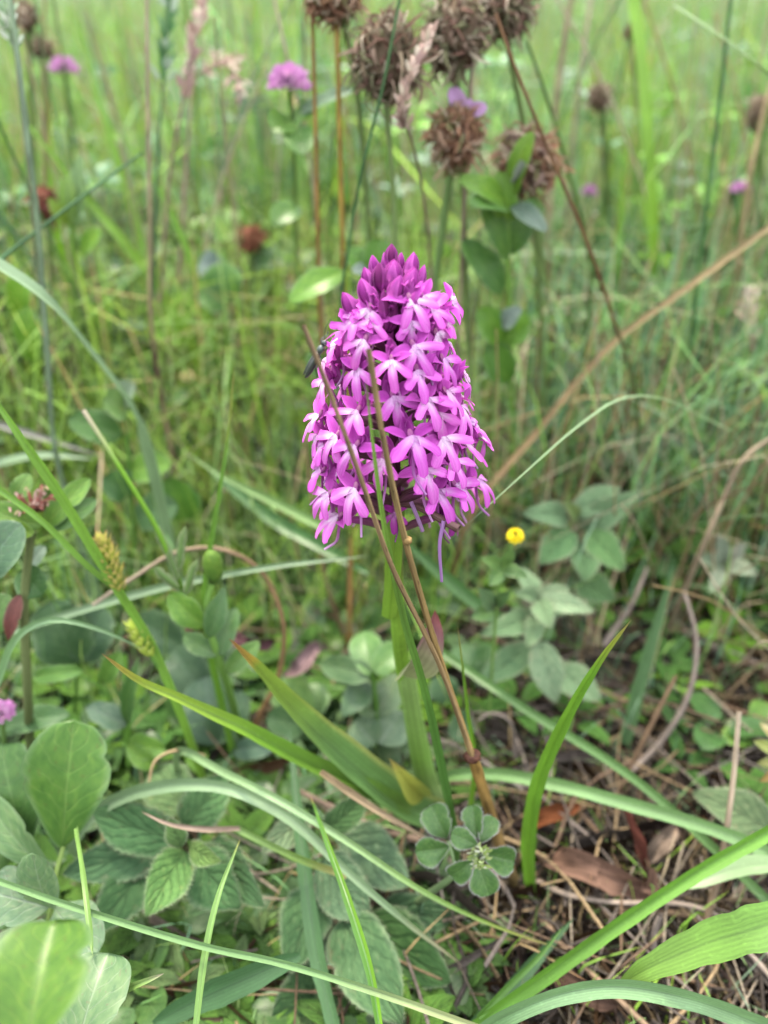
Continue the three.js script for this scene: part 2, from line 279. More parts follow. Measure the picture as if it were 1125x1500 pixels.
{ // ground leaves under the grass
  const f = (W, shape, n) => { const a = []; for (let i = 0; i < n; i++) { const t = i * 6.283 / n + 0.3, b = V3(Math.cos(t) * 0.12, 0.6, Math.sin(t) * 0.12); a.push(leafGeo(b, V3(Math.cos(t) * 0.95, 0.72 + 0.1 * (i % 2), Math.sin(t) * 0.95), W, { n: 7, m: 4, shape, nrm: V3(0, 1, 0), bend: 0.12, fold: 0.2, col: (s, u) => mul([1, 1, 1], 0.85 + 0.2 * Math.abs(u)) })); } a.push(tube([V3(0, 0, 0), V3(0.05, 0.3, 0), V3(0, 0.6, 0)], () => 0.03, { n: 4, k: 4, col: white })); return merge(a); };
  const kinds = [f(0.62, 'round', 3), f(0.36, 'ovate', 4), f(0.5, 'ovate', 5)], lists = [[], [], []];
  for (let i = 0; i < 2600; i++) {
    const d = 0.24 + 0.75 * Math.pow(R(), 1.1), az = rr(-0.85, 0.85), x = Math.sin(az) * d, z = EYE.z - Math.cos(az) * d;
    const near = d < 0.36; if (near && x > 0.03 && R() < 0.75) continue;
    lists[Math.floor(R() * 3)].push([place(x, groundY(x, z), z, R() * 6.28, rr(-0.35, 0.5), rr(0.010, 0.021), 1), mul(pick([[0.09, 0.22, 0.05], [0.07, 0.18, 0.045], [0.12, 0.27, 0.05], [0.13, 0.23, 0.12], [0.17, 0.36, 0.05]]), rr(0.75, 1.15))]);
  }
  for (let i = 0; i < 2600; i++) {   // leafy clover and herbs standing among the grass behind the orchid
    const d = rr(0.37, 0.72), az = rr(-0.75, 0.7), x = Math.sin(az) * d, z = EYE.z - Math.cos(az) * d; if (az > 0.12 && R() < 0.45) continue;
    lists[Math.floor(R() * 3)].push([place(x, groundY(x, z) + rr(0.0, 0.125) * sstep(d, 0.34, 0.5), z, R() * 6.28, rr(-0.7, 0.8), rr(0.010, 0.022), 1), mul(pick([[0.1, 0.24, 0.04], [0.15, 0.34, 0.04], [0.08, 0.2, 0.05], [0.07, 0.17, 0.045], [0.13, 0.23, 0.13]]), rr(0.75, 1.2))]);
  }
  for (let i = 0; i < 620; i++) {
    const x = rr(-0.26, 0.035), z = rr(-0.06, 0.11), tone = pick([[0.09, 0.2, 0.05], [0.11, 0.24, 0.05], [0.1, 0.21, 0.07], [0.13, 0.22, 0.1]]);
    lists[Math.floor(R() * 3)].push([place(x, groundY(x, z) - 0.004, z, R() * 6.28, rr(-0.5, 0.6), rr(0.011, 0.02), 1), mul(tone, rr(0.8, 1.2))]);
  }
  for (let i = 0; i < 1700; i++) {
    const d = 0.34 + 0.9 * Math.pow(R(), 1.3), az = rr(-0.65, 0.65), x = Math.sin(az) * d, z = EYE.z - Math.cos(az) * d;
    lists[Math.floor(R() * 3)].push([place(x, groundY(x, z) + rr(0.0, 0.075) * sstep(d, 0.3, 0.55), z, R() * 6.28, rr(-0.6, 0.7), rr(0.012, 0.026), 1), mul(pick([[0.1, 0.24, 0.04], [0.17, 0.38, 0.04], [0.07, 0.17, 0.05], [0.06, 0.15, 0.04], [0.13, 0.22, 0.14]]), rr(0.6, 1.05))]);
  }
  const shiny = [];
  for (let i = 0; i < 1300; i++) { const d = 0.6 + 2.2 * Math.pow(R(), 1.5), az = rr(-0.6, 0.6), x = Math.sin(az) * d, z = EYE.z - Math.cos(az) * d; shiny.push([place(x, groundY(x, z) + rr(0.02, 0.2), z, R() * 6.28, rr(-0.5, 0.6), rr(0.012, 0.026) * (0.8 + 0.3 * d), 1), mul(pick([[0.16, 0.36, 0.05], [0.2, 0.42, 0.06], [0.14, 0.27, 0.14], [0.26, 0.36, 0.26], [0.1, 0.24, 0.06]]), rr(0.7, 1.3))]); }
  scatter('meadow_leaves', 'glossy clover leaves blurred among the grass behind', 'meadow leaves', kinds[1], P({ transmission: 0.3, clearcoat: 0.3, clearcoatRoughness: 0.35, color: new THREE.Color(0.6, 0.6, 0.6) }), shiny);
  lists.forEach((l, k) => scatter('ground_leaves', ['low round clover leaves covering the ground', 'low narrow leaves covering the ground', 'low pointed leaves covering the ground'][k], 'ground cover', kinds[k], k === 0 ? M.leaf : M.hairy, l));
}
{ // dead stalks and scraps lying on the earth
  const g = [0, 1, 2].map((k) => tube([V3(-0.5, 0, 0), V3(-0.2, 0.03, 0.05 + 0.08 * k), V3(0.15, 0.05, 0.02 - 0.1 * k), V3(0.5, 0.02, 0.06)], (s) => 0.02 * (1 - 0.4 * s), { n: 10, k: 5, col: white }));
  const b = [0, 1].map((k) => ribbon([V3(-0.5, 0, 0), V3(-0.1, 0.06, 0.1 - 0.2 * k), V3(0.25, 0.08, 0.05), V3(0.5, 0.0, -0.1)], (s) => 0.085 * Math.sin(Math.PI * Math.min(1, s * 0.9 + 0.1)), { n: 12, m: 3, fold: 0.6, hint: V3(0, 1, 0.1), twist: (s) => s * (1 + k), col: white }));
  const all = [...g, ...b], lists = all.map(() => []);
  for (let i = 0; i < 4200; i++) {
    const d = 0.13 + 0.5 * Math.pow(R(), 1.2), az = rr(-0.95, 0.95), x = Math.sin(az) * d, z = EYE.z - Math.cos(az) * d, k = Math.floor(R() * 5);
    if (x < 0.0 && R() < 0.72) continue;
    const c = mul(pick([K.ash, K.ash, [0.2, 0.15, 0.12], K.tan, K.brown, [0.24, 0.16, 0.13], K.bone]), rr(0.14, 0.5)), q = new THREE.Quaternion().setFromEuler(eul.set(rr(-0.35, 0.35), R() * 6.28, rr(-0.3, 0.3), 'YXZ')), s = rr(0.02, 0.065);
    lists[k].push([new THREE.Matrix4().compose(V3(x, groundY(x, z) + rr(0.000, 0.008), z), q, V3(s, s * rr(0.5, 1.8) * (k < 3 ? 0.75 : 1), s * (k < 3 ? rr(0.4, 0.8) : rr(0.3, 0.6)))), c]);
  }
  for (let i = 0; i < 3600; i++) {   // crumbs and rotted flakes
    const d = 0.12 + 0.36 * R(), az = rr(-0.6, 0.95), x = Math.sin(az) * d, z = EYE.z - Math.cos(az) * d, w = rr(0.005, 0.014);
    lists[3 + (i % 2)].push([new THREE.Matrix4().compose(V3(x, groundY(x, z) + rr(0, 0.004), z), new THREE.Quaternion().setFromEuler(eul.set(rr(-0.8, 0.8), R() * 6.28, rr(-0.8, 0.8), 'YXZ')), V3(w, w * rr(1, 3), w * rr(1, 2.5))), mul(pick([K.brown, K.ash, [0.12, 0.08, 0.06], [0.09, 0.12, 0.05], K.tan]), rr(0.4, 1))]);
  }
  for (let i = 0; i < 560; i++) {
    const d = 0.12 + 0.42 * Math.pow(R(), 1.1), az = rr(-0.2, 0.95), x = Math.sin(az) * d, z = EYE.z - Math.cos(az) * d, k = Math.floor(R() * 3), w = rr(0.012, 0.034);
    lists[k].push([new THREE.Matrix4().compose(V3(x, groundY(x, z) + rr(0.004, 0.014), z), new THREE.Quaternion().setFromEuler(eul.set(rr(-0.3, 0.3), R() * 6.28, rr(-0.3, 0.3), 'YXZ')), V3(rr(0.05, 0.11), w * 1.2, w)), mul(pick([K.bone, K.tan, K.ash, [0.4, 0.35, 0.31], [0.3, 0.2, 0.13]]), rr(0.4, 1))]);
  }
  lists.forEach((l, k) => scatter('dry_litter', ['grey straw litter on the soil', 'tan straw litter on the soil', 'bent straw litter on the soil', 'dead curled leaf litter on the soil', 'dead twisted leaf litter on the soil'][k], 'litter', all[k], M.straw, l));
}

// ---------------------------------------------------------------- the orchid
const orchid = thing('pyramidal_orchid', 'pink purple orchid with a dense conical flower head on a green stem', 'orchid', G(655, 1205, 0));
const PK = { lip: [0.76, 0.20, 0.70], edge: [0.68, 0.10, 0.60], throat: [0.90, 0.70, 0.90], hood: [0.62, 0.10, 0.56], deep: [0.50, 0.07, 0.45], bud: [0.30, 0.028, 0.24], wine: [0.13, 0.03, 0.08] };
{
  const o = orchid;
  const stemPts = [G(655, 1205, -0.003), Z(640, 1180, -0.0165), Z(612, 1090, -0.0095), Z(590, 980, -0.004), Z(582, 900, -0.002), Z(580, 770, 0), Z(577, 600, 0), Z(576, 400, 0)];
  part(o, 'stem', tube(stemPts, (s) => lerp(0.0023, 0.0012, sstep(s, 0.5, 1)) * (1 - 0.15 * s), { n: 60, k: 14, col: grad([0, [0.16, 0.27, 0.08]], [0.45, [0.19, 0.36, 0.04]], [0.6, [0.19, 0.34, 0.04]], [0.66, [0.13, 0.12, 0.05]], [0.74, PK.wine], [1, PK.wine]) }), M.stem);
  // the sheath round the lower stem, with its loose papery tip
  part(o, 'leaf_sheath', tube([Z(650, 1192, -0.0185), Z(628, 1150, -0.0145), Z(611, 1080, -0.0085), Z(598, 1005, -0.0045), Z(593, 975, -0.0035)], (s) => 0.0044 * (1 - 0.42 * s) * (s > 0.96 ? 0.75 : 1), { n: 30, k: 14, col: grad([0, [0.24, 0.30, 0.15]], [0.5, [0.19, 0.36, 0.07]], [1, [0.21, 0.33, 0.1]]) }), M.stem);
  part(o, 'bract', leafGeo(Z(587, 988, 0.0015), Z(637, 893, 0.004), 50 * pxm(Z(600, 940, 0)), { shape: 'ovate', stalk: 0.0015, fold: 0.9, bend: 0.12, nrm: V3(0.45, 0.2, 0.9), col: grad([0, [0.30, 0.36, 0.18]], [0.45, [0.36, 0.35, 0.25]], [0.75, [0.3, 0.14, 0.2]], [1, [0.35, 0.1, 0.12]]) }), M.gloss, 'papery purple tipped bract clasping the stem');
  const up = Z(580, 850, 0.003);
  part(o, 'leaf', ribbon([Z(652, 1200, -0.012), Z(600, 1180, -0.003), Z(530, 1128, 0.002), Z(455, 1060, 0.004), Z(400, 1003, 0.006), Z(337, 935, 0.008)], (s) => 0.0128 * Math.pow(1 - s, 0.62) * (0.75 + 0.5 * Math.sin(s * 3)), { n: 36, m: 6, fold: 0.9, hint: V3(0.5, 0.75, 0.6), col: (s, u) => s > 0.91 ? mixc([0.42, 0.34, 0.06], [0.3, 0.14, 0.06], (s - 0.91) * 11) : mixc(u > 0.7 ? [0.36, 0.42, 0.14] : [0.13, 0.27, 0.09], [0.22, 0.36, 0.05], sstep(s, 0.5, 0.9)) }), M.gloss, 'folded basal leaf with a withered brown tip');
  part(o, 'leaf', ribbon([Z(640, 1200, -0.012), Z(575, 1172, 0.0), Z(465, 1122, 0.006), Z(360, 1068, 0.012), Z(260, 1022, 0.017), Z(205, 998, 0.02), Z(148, 957, 0.024)], (s) => 0.0068 * Math.pow(1 - s, 0.55) * (0.8 + 0.35 * Math.sin(s * 3)), { n: 36, m: 6, fold: 0.6, hint: V3(0.2, 0.9, 0.5), col: grad([0, [0.14, 0.27, 0.07]], [0.6, [0.15, 0.33, 0.035]], [0.88, [0.26, 0.4, 0.05]], [0.96, [0.42, 0.36, 0.08]], [1, [0.36, 0.2, 0.1]]) }), M.gloss, 'long narrow basal leaf with a yellow tip');
  part(o, 'leaf', leafGeo(Z(622, 1168, -0.008), Z(570, 1110, 0.002), 34 * pxm(Z(590, 1140, 0)), { shape: 'lance', fold: 0.9, bend: 0.1, nrm: V3(0.1, 0.5, 0.8), col: grad([0, [0.32, 0.4, 0.06]], [0.8, [0.42, 0.46, 0.1]], [1, [0.4, 0.3, 0.1]]) }), M.gloss, 'small yellow green basal leaf');
  part(o, 'stem_leaf', ribbon([Z(570, 905, 0.001), Z(574, 860, 0.0032), Z(578, 790, 0.0034), Z(582, 745, 0.001)], () => 0.0044, { n: 10, m: 6, fold: -0.55, hint: V3(0, 0.3, 1), col: grad([0, [0.2, 0.38, 0.04]], [1, [0.18, 0.35, 0.035]]) }), M.gloss);

  // one flower: lip of three lobes, hood, two spreading side sepals, spur
  const mm = 0.001;
  const lipCol = (tint) => (s, u) => mixc(mixc(PK.throat, PK.lip, sstep(s + 0.25 * Math.abs(u), 0.12, 0.72)), PK.edge, 0.75 * sstep(Math.abs(u) * 0.6 + s * 0.55, 0.6, 1.05));
  const variants = [0, 1, 2, 3, 4, 5, 6, 7].map((k) => {
    const j = () => rr(-1, 1), lobe = (deg, L, W, out, sh) => { const a = deg * Math.PI / 180, d = V3(Math.sin(a), -Math.cos(a), out + 0.1 * j()); return leafGeo(V3(0, 0.1 * mm, 0.2 * mm), d.normalize().multiplyScalar(L * mm), W * mm, { shape: sh, n: 10, m: 6, nrm: V3(Math.sin(a) * 0.2, 0.35, 1), stalk: 0.45 * mm, bend: 0.1, droop: 0.1 + 0.24 * j(), fold: -0.1 + 0.3 * j(), wave: 0.07, lump: 0.07, nib: 0.6, col: lipCol() }); };
    const lip = merge([lobe(2 * j(), 8.3 + 0.8 * j(), 2.25 + 0.25 * j(), 0.12, 'oblong'), lobe(-54 + 8 * j(), 6.5 + 0.9 * j(), 2.2 + 0.4 * j(), 0.2, 'oblong'), lobe(54 + 8 * j(), 6.5 + 0.9 * j(), 2.2 + 0.4 * j(), 0.2, 'oblong'),
      leafGeo(V3(0, 0.9 * mm, 0), V3(0, -3.4 * mm, 0.7 * mm), 2.4 * mm, { shape: 'ellip', n: 8, m: 6, nrm: V3(0, 0.3, 1), fold: -0.1, col: (s, u) => mixc(PK.throat, PK.lip, sstep(Math.abs(u), 0.35, 1)) }),
      leafGeo(V3(-0.55 * mm, 0.5 * mm, 0.5 * mm), V3(-0.7 * mm, -2 * mm, 1.4 * mm), 0.8 * mm, { n: 5, m: 2, nrm: V3(-0.7, 0, 0.6), col: flat(PK.throat) }), leafGeo(V3(0.55 * mm, 0.5 * mm, 0.5 * mm), V3(0.7 * mm, -2 * mm, 1.4 * mm), 0.8 * mm, { n: 5, m: 2, nrm: V3(0.7, 0, 0.6), col: flat(PK.throat) })]);
    const hc = (s, u) => mixc(mixc(PK.hood, PK.lip, 0.7 * sstep(Math.abs(u), 0.3, 1)), PK.deep, 0.35 * (1 - s)), hl = (x, L, W, z, yaw) => leafGeo(V3(x * 0.4 * mm, -0.4 * mm, -1.3 * mm), V3(x * mm, L * mm, z * mm), W * mm, { shape: 'point', n: 9, m: 6, nrm: V3(yaw, 0.2, 1), bend: -0.3, fold: 0.75, col: hc });
    const hood = merge([hl(0, 6.2 + 0.5 * j(), 3.4, -0.4, 0), hl(-1.1, 4.6, 2.7, 1.0, -0.5), hl(1.1, 4.6, 2.7, 1.0, 0.5)]);
    const column = ball(V3(0, 0.9 * mm, -0.25 * mm), 0.6 * mm, 1.1 * mm, 0.5 * mm, (v) => mixc([0.5, 0.16, 0.48], [0.6, 0.26, 0.42], v.y * 0.5 + 0.5), 0.3, null, 8);
    const sep = (x) => leafGeo(V3(x * 0.6 * mm, 0.1 * mm, -1.0 * mm), V3(x * (5.8 + 0.8 * j()) * mm, (2.2 + 2 * j()) * mm, (-0.8 + 1.6 * j()) * mm), 2.8 * mm, { shape: 'point', n: 10, m: 5, nrm: V3(-x * 0.15, 0.55, 0.8), bend: 0.12, fold: 0.3, wave: 0.05, col: (s, u) => mixc(PK.hood, mixc(PK.edge, PK.lip, 0.5), sstep(Math.abs(u), 0.2, 1)) });
    const spur = tube([V3(0, -0.2 * mm, -0.8 * mm), V3(0.2 * mm, -3.2 * mm, -2.6 * mm), V3(0.5 * mm * j(), -7 * mm, -4.4 * mm), V3(1.2 * mm * j(), -11.5 * mm, -4.2 * mm)], (s) => 0.00042 * (1 - 0.35 * s), { n: 10, k: 5, col: grad([0, PK.hood], [1, [0.66, 0.4, 0.7]]) });
    return { lip, hood, column, left: sep(-1), right: sep(1), spur };
  });
  const tints = [[1, 1, 1], [0.92, 0.82, 0.94], [1.05, 1.1, 1.05], [0.82, 0.66, 0.84], [1, 0.9, 0.96]].map((k) => { const m = M.petal.clone(); m.color.setRGB(...k.map((x) => x * 0.86)); return m; });
  const wilt = M.petal.clone(); wilt.color.setRGB(0.28, 0.14, 0.26);
  const axisX = (py) => lerp(577, 579, (py - 400) / 400);
  const half = (py) => py < 360 ? 0 : py < 440 ? lerp(28, 84, (py - 360) / 80) : py < 520 ? lerp(84, 112, (py - 440) / 80) : py < 640 ? lerp(112, 134, (py - 520) / 120) : py < 720 ? lerp(134, 136, (py - 640) / 80) : lerp(136, 96, clamp((py - 720) / 70, 0, 1));
  let nf = 0;
  function flower(px, py, roll = 0, kind = 0, theta = null, scale = 1) {   // at the throat
    const Rp = half(py) * 0.8, sx = theta !== null ? Math.sin(theta) : clamp((px - axisX(py)) / Rp, -1, 1), th = theta ?? Math.asin(sx), k = pxm(Z(580, py, 0)), x = theta !== null ? axisX(py) + Rp * sx : px;
    const p = Z(x, py, Rp * k * Math.cos(th) * rr(0.86, 1.08)), v = variants[(nf * 5) % 8], up = sstep(py, 640, 420);
    const tw = th + rr(-0.35, 0.35), out = V3(Math.sin(tw), 0.28 + 0.3 * up + rr(-0.35, 0.25), Math.cos(tw)).normalize(); roll += rr(-12, 12);
    const yv = V3(0, 1, 0).addScaledVector(out, -out.y).normalize(), xv = yv.clone().cross(out), m = new THREE.Matrix4().makeBasis(xv, yv, out);
    const f = new THREE.Group(); f.name = 'flower'; o.add(f);
    f.position.copy(p).sub(o.position); f.quaternion.setFromRotationMatrix(m).multiply(new THREE.Quaternion().setFromAxisAngle(V3(0, 0, 1), roll * Math.PI / 180));
    const s = scale * lerp(0.84, 1.0, sstep(py, 440, 640)) * rr(0.86, 1.1); f.scale.setScalar(s);
    const mat = kind === 2 ? wilt : tints[(nf * 7) % 5];
    const sub = (n, g) => { const q = new THREE.Mesh(g, mat); q.name = n; f.add(q); tag(q); };
    sub('lip', v.lip); sub('hood', v.hood); sub('column', v.column); sub('sepal', v.left); sub('sepal', v.right); sub('spur', v.spur);
    // its ovary, a curved purplish stalk running back to the stem
    const root = Z(axisX(py + 22), py + 22, 0), b = p.clone().addScaledVector(out, -0.0012 * s);
    part(o, 'ovary', tube([root, root.clone().lerp(b, 0.45).add(V3(0, 0.0012, 0)), b.clone().addScaledVector(out, -0.002).add(V3(0, 0.0006, 0)), b], (q) => 0.00075 + 0.00045 * Math.sin(q * Math.PI), { n: 8, k: 6, col: grad([0, [0.16, 0.09, 0.07]], [0.6, [0.2, 0.06, 0.14]], [1, PK.deep]) }), M.stem);
    nf++; return f;
  }
  const seen = [[620, 436, 25], [524, 466, -24], [545, 470, -12], [632, 452, 34], [515, 480, -30], [533, 500, -12], [495, 503, -8], [574, 530, 0], [524, 541, 0], [577, 583, 14], [476, 560, -14], [466, 610, -10], [522, 604, -8], [519, 655, -10], [470, 690, -14], [519, 718, 0], [494, 757, -26], [560, 675, 4], 
    [608, 508, 28], [650, 528, 18], [624, 585, 2], [673, 598, 10], [650, 470, 42], [661, 443, 80], [679, 552, 14], [621, 690, 3], [650, 642, 12], [681, 652, 12], [669, 712, 15], [700, 705, 24], [703, 640, 22], [492, 640, -8], [640, 606, 10], [601, 472, 16], [690, 622, 16], [466, 640, -14], [662, 676, 12], [480, 528, -14], [474, 655, -8], [604, 642, 4], [603, 440, 12], [540, 454, -14], [655, 575, 14], [612, 545, 8], [640, 720, 10], [480, 725, -16],  [640, 490, 20]];
  for (const [x, y, r] of seen) flower(x, y, r);
  flower(658, 758, 14, 2, null, 0.85); flower(578, 752, 0, 2, null, 0.6);
  for (let i = 0; i < 30; i++) flower(0, 455 + (i / 30) * 290, rr(-8, 8), 0, Math.PI * (0.56 + 0.88 * ((i * 0.618) % 1)));
  // buds at the top
  const bud = (x, y, W, L, lean, dark, z) => {
    const c = Z(x, y, z), k = pxm(c), q = new THREE.Quaternion().setFromEuler(new THREE.Euler(-0.25 + z * 20, 0, -lean * Math.PI / 180)), d = V3(0, 1, 0).applyQuaternion(q), g = [], Lm = L * k, Wm = W * k;
    for (let a = 0; a < 3; a++) { const t = a * 2.094 + 0.9 + x, n = V3(Math.sin(t), 0, Math.cos(t)).applyQuaternion(q); g.push(leafGeo(c.clone().addScaledVector(d, -Lm * 0.5).addScaledVector(n, Wm * 0.02), c.clone().addScaledVector(d, Lm * (0.5 + 0.04 * a)).addScaledVector(n, Wm * 0.06), Wm * 1.25, { shape: 'ovate', n: 10, m: 6, nrm: n, bend: 0.16 * Wm / Lm * 2.4, cup: 0.75, fold: 0.05, wave: 0, col: (s, u) => mixc(mixc(dark ? PK.bud : PK.deep, dark ? PK.deep : PK.lip, sstep(Math.abs(u), 0.2, 0.95) * 0.9), dark ? PK.wine : PK.bud, 0.5 * sstep(s, 0.35, 0)) })); }
    part(o, 'bud', merge(g), M.petal);
    const root = Z(576, Math.min(560, y + 70), 0.0), b = c.clone().addScaledVector(d, -Lm * 0.42);
    part(o, 'ovary', tube([root, root.clone().lerp(b, 0.5).add(V3(0, -0.001, 0)), b], (s) => 0.0006 + 0.0003 * s, { n: 7, k: 6, col: grad([0, [0.12, 0.08, 0.05]], [0.5, PK.wine], [1, PK.deep]) }), M.stem);
  };
  [[573, 376, 17, 32, 2, 1, 0], [565, 384, 13, 26, -6, 0, -0.002], [586, 386, 13, 28, 6, 0, -0.001], [603, 390, 20, 36, 12, 0, 0.001], [576, 401, 24, 36, 2, 0, 0.003], [556, 408, 22, 40, -4, 1, 0.004], [548, 390, 14, 28, -10, 0, 0.0], [539, 408, 18, 30, -18, 0, 0.003], [537, 430, 25, 42, -24, 0, 0.006], [514, 448, 24, 40, -30, 0, 0.005], [580, 425, 22, 40, 16, 0, 0.008], [563, 448, 15, 44, -3, 1, 0.009], [601, 415, 24, 42, 14, 0, 0.006], [616, 408, 15, 36, 18, 0, 0.002], [592, 402, 14, 30, 6, 1, -0.004], [604, 452, 22, 44, 10, 0, 0.009], [575, 468, 14, 40, 16, 1, 0.008], [548, 420, 16, 34, -14, 1, -0.003], [588, 412, 15, 32, 10, 1, 0.002]].forEach((a) => bud(...a));
  // a thin dry bract poking out below the withered flower, and pale spurs hanging free
  part(o, 'bract', tube([Z(578, 742, 0.004), Z(610, 742, 0.012), Z(672, 775, 0.018)], (s) => 0.0006 + 0.0005 * s, { n: 10, k: 6, col: flat([0.17, 0.09, 0.09]) }), M.stem);
  part(o, 'spur', tube([Z(650, 762, 0.017), Z(644, 795, 0.018), Z(647, 852, 0.0185)], (s) => 0.0005 * (1 - 0.3 * s), { n: 10, k: 5, col: flat([0.5, 0.28, 0.6]) }), M.petal);
  part(o, 'spur', tube([Z(602, 735, 0.012), Z(610, 755, 0.014), Z(619, 778, 0.014)], () => 0.0005, { n: 6, k: 5, col: flat([0.55, 0.34, 0.62]) }), M.petal);
}

// ---------------------------------------------------------------- the beetle on the left edge of the flower head
{
  const c = Z(461, 526, 0.016), k = pxm(c) * 1.15, head = Z(476, 503, 0.0165), tail = Z(448, 552, 0.0155), d = head.clone().sub(tail).normalize(), n0 = V3(-0.75, 0.3, 0.6), nn = n0.addScaledVector(d, -n0.dot(d)).normalize(), sd = d.clone().cross(nn);
  const t = thing('beetle', 'slender dark grey green beetle clinging to the left edge of the flower head', 'beetle', c);
  const sh = flat([0.045, 0.055, 0.05]), dk = flat([0.012, 0.013, 0.016]);
  const q = new THREE.Quaternion().setFromRotationMatrix(new THREE.Matrix4().makeBasis(sd, d, nn));
  part(t, 'abdomen', ball(tail.clone().lerp(head, 0.36), 5 * k, 21 * k, 4.5 * k, dk, 0.05, q), M.shell);
  for (const s of [-1, 1]) part(t, 'wing_case', leafGeo(tail.clone().lerp(head, 0.74).addScaledVector(nn, 4 * k).addScaledVector(sd, s * 2 * k), tail.clone().addScaledVector(nn, 3.4 * k).addScaledVector(sd, s * 2.6 * k), 7.4 * k, { shape: 'ellip', n: 14, m: 6, nrm: nn.clone().addScaledVector(sd, s * 0.35), bend: 0.06, cup: 0.7, fold: 0, wave: 0, col: sh }), M.shell);
  part(t, 'thorax', ball(tail.clone().lerp(head, 0.82).addScaledVector(nn, 1.5 * k), 4.6 * k, 6 * k, 4.4 * k, flat([0.07, 0.09, 0.09]), 0.05, q), M.shell);
  part(t, 'head', ball(head.clone().addScaledVector(nn, 1 * k), 4 * k, 4.2 * k, 3.6 * k, dk, 0.05, q), M.shell);
  for (const s of [-1, 1]) {
    const eye = head.clone().addScaledVector(sd, s * 3.6 * k).addScaledVector(nn, 2 * k); part(t, 'eye', ball(eye, 1.5 * k, 1.5 * k, 1.5 * k, dk, 0, null, 8), M.shell);
    const at = (a, x, z) => tail.clone().lerp(head, a).addScaledVector(sd, s * x * k).addScaledVector(nn, z * k);
    part(t, 'antenna', tube([at(1.06, 2, 2), at(1.3, 7, 5), at(1.55, 9, 3)], () => 0.5 * k, { n: 8, k: 4, col: dk }), M.shell);
    for (const [a, f] of [[0.85, 0.25], [0.66, -0.05], [0.5, -0.28]]) part(t, 'leg', tube([at(a, 3, -1), at(a + f * 0.5, 9, 0), at(a + f, 10, -6), at(a + f * 1.3, 13, -7)], (x) => (0.9 - 0.4 * x) * k, { n: 10, k: 5, col: dk }), M.shell);
  }
}

// ---------------------------------------------------------------- single blades, stalks and leafy plants
const PROF = { tip: (s) => Math.min(1, 0.7 + s * 1.2) * Math.pow(Math.max(0, 1 - Math.pow(s, 2.2)), 0.75), long: (s) => Math.pow(Math.max(0, 1 - s), 0.7) * Math.min(1, 0.75 + s), strap: () => 1, both: (s) => Math.pow(Math.sin(Math.PI * clamp(s * 0.96 + 0.02, 0, 1)), 0.5), blunt: (s) => Math.min(1, Math.pow(Math.max(0, (1 - s) * 7), 0.6)) };
function foot(p, a) { // carry a stalk down to the ground below its lowest visible point
  const f = a[0]; if (f.y < 0.008) return a;
  return [V3(f.x + (f.x - a[1].x) * 0.25 * Math.min(1, f.y / Math.max(0.01, Math.abs(a[1].y - f.y))), -0.003, f.z - 0.012), ...a];
}
function blade(label, mode, list, wpx, col, o = {}) {
  let a = pts(mode, list); const w = wpx * pxm(a[Math.floor(a.length / 2)]); if (o.foot) a = foot(0, a);
  const pr = PROF[o.prof ?? 'tip'], g = ribbon(a, (s) => w * pr(s), { n: 36, m: o.m ?? 4, fold: o.fold ?? 0.5, hint: o.hint ?? HINT, twist: o.twist, col: typeof col === 'function' ? col : flat(col) });
  return solo(o.name ?? 'grass_shoot', label, o.cat ?? 'grass blade', g, o.mat ?? M.grass, a[0], o.group);
}
function stalk(label, mode, list, wpx, col, o = {}) {
  let a = pts(mode, list); const w = wpx * pxm(a[Math.floor(a.length / 2)]) / 2; if (o.foot) a = foot(0, a);
  const g = tube(a, (s) => w * lerp(1, o.taper ?? 0.6, s), { n: 36, k: 8, rough: o.rough ?? 0.12, col: typeof col === 'function' ? col : flat(col) });
  return solo(o.name ?? 'grass_stalk', label, o.cat ?? 'grass stalk', g, o.mat ?? M.straw, a[0], o.group);
}
const tipDry = (c, at = 0.92, dry = [0.42, 0.3, 0.16]) => grad([0, c], [at - 0.1, c], [at, mixc(c, [0.5, 0.42, 0.08], 0.6)], [Math.min(0.999, at + 0.05), dry], [1, mul(dry, 0.7)]);
const DRY = { name: 'dry_stalk', cat: 'dry stalk' };

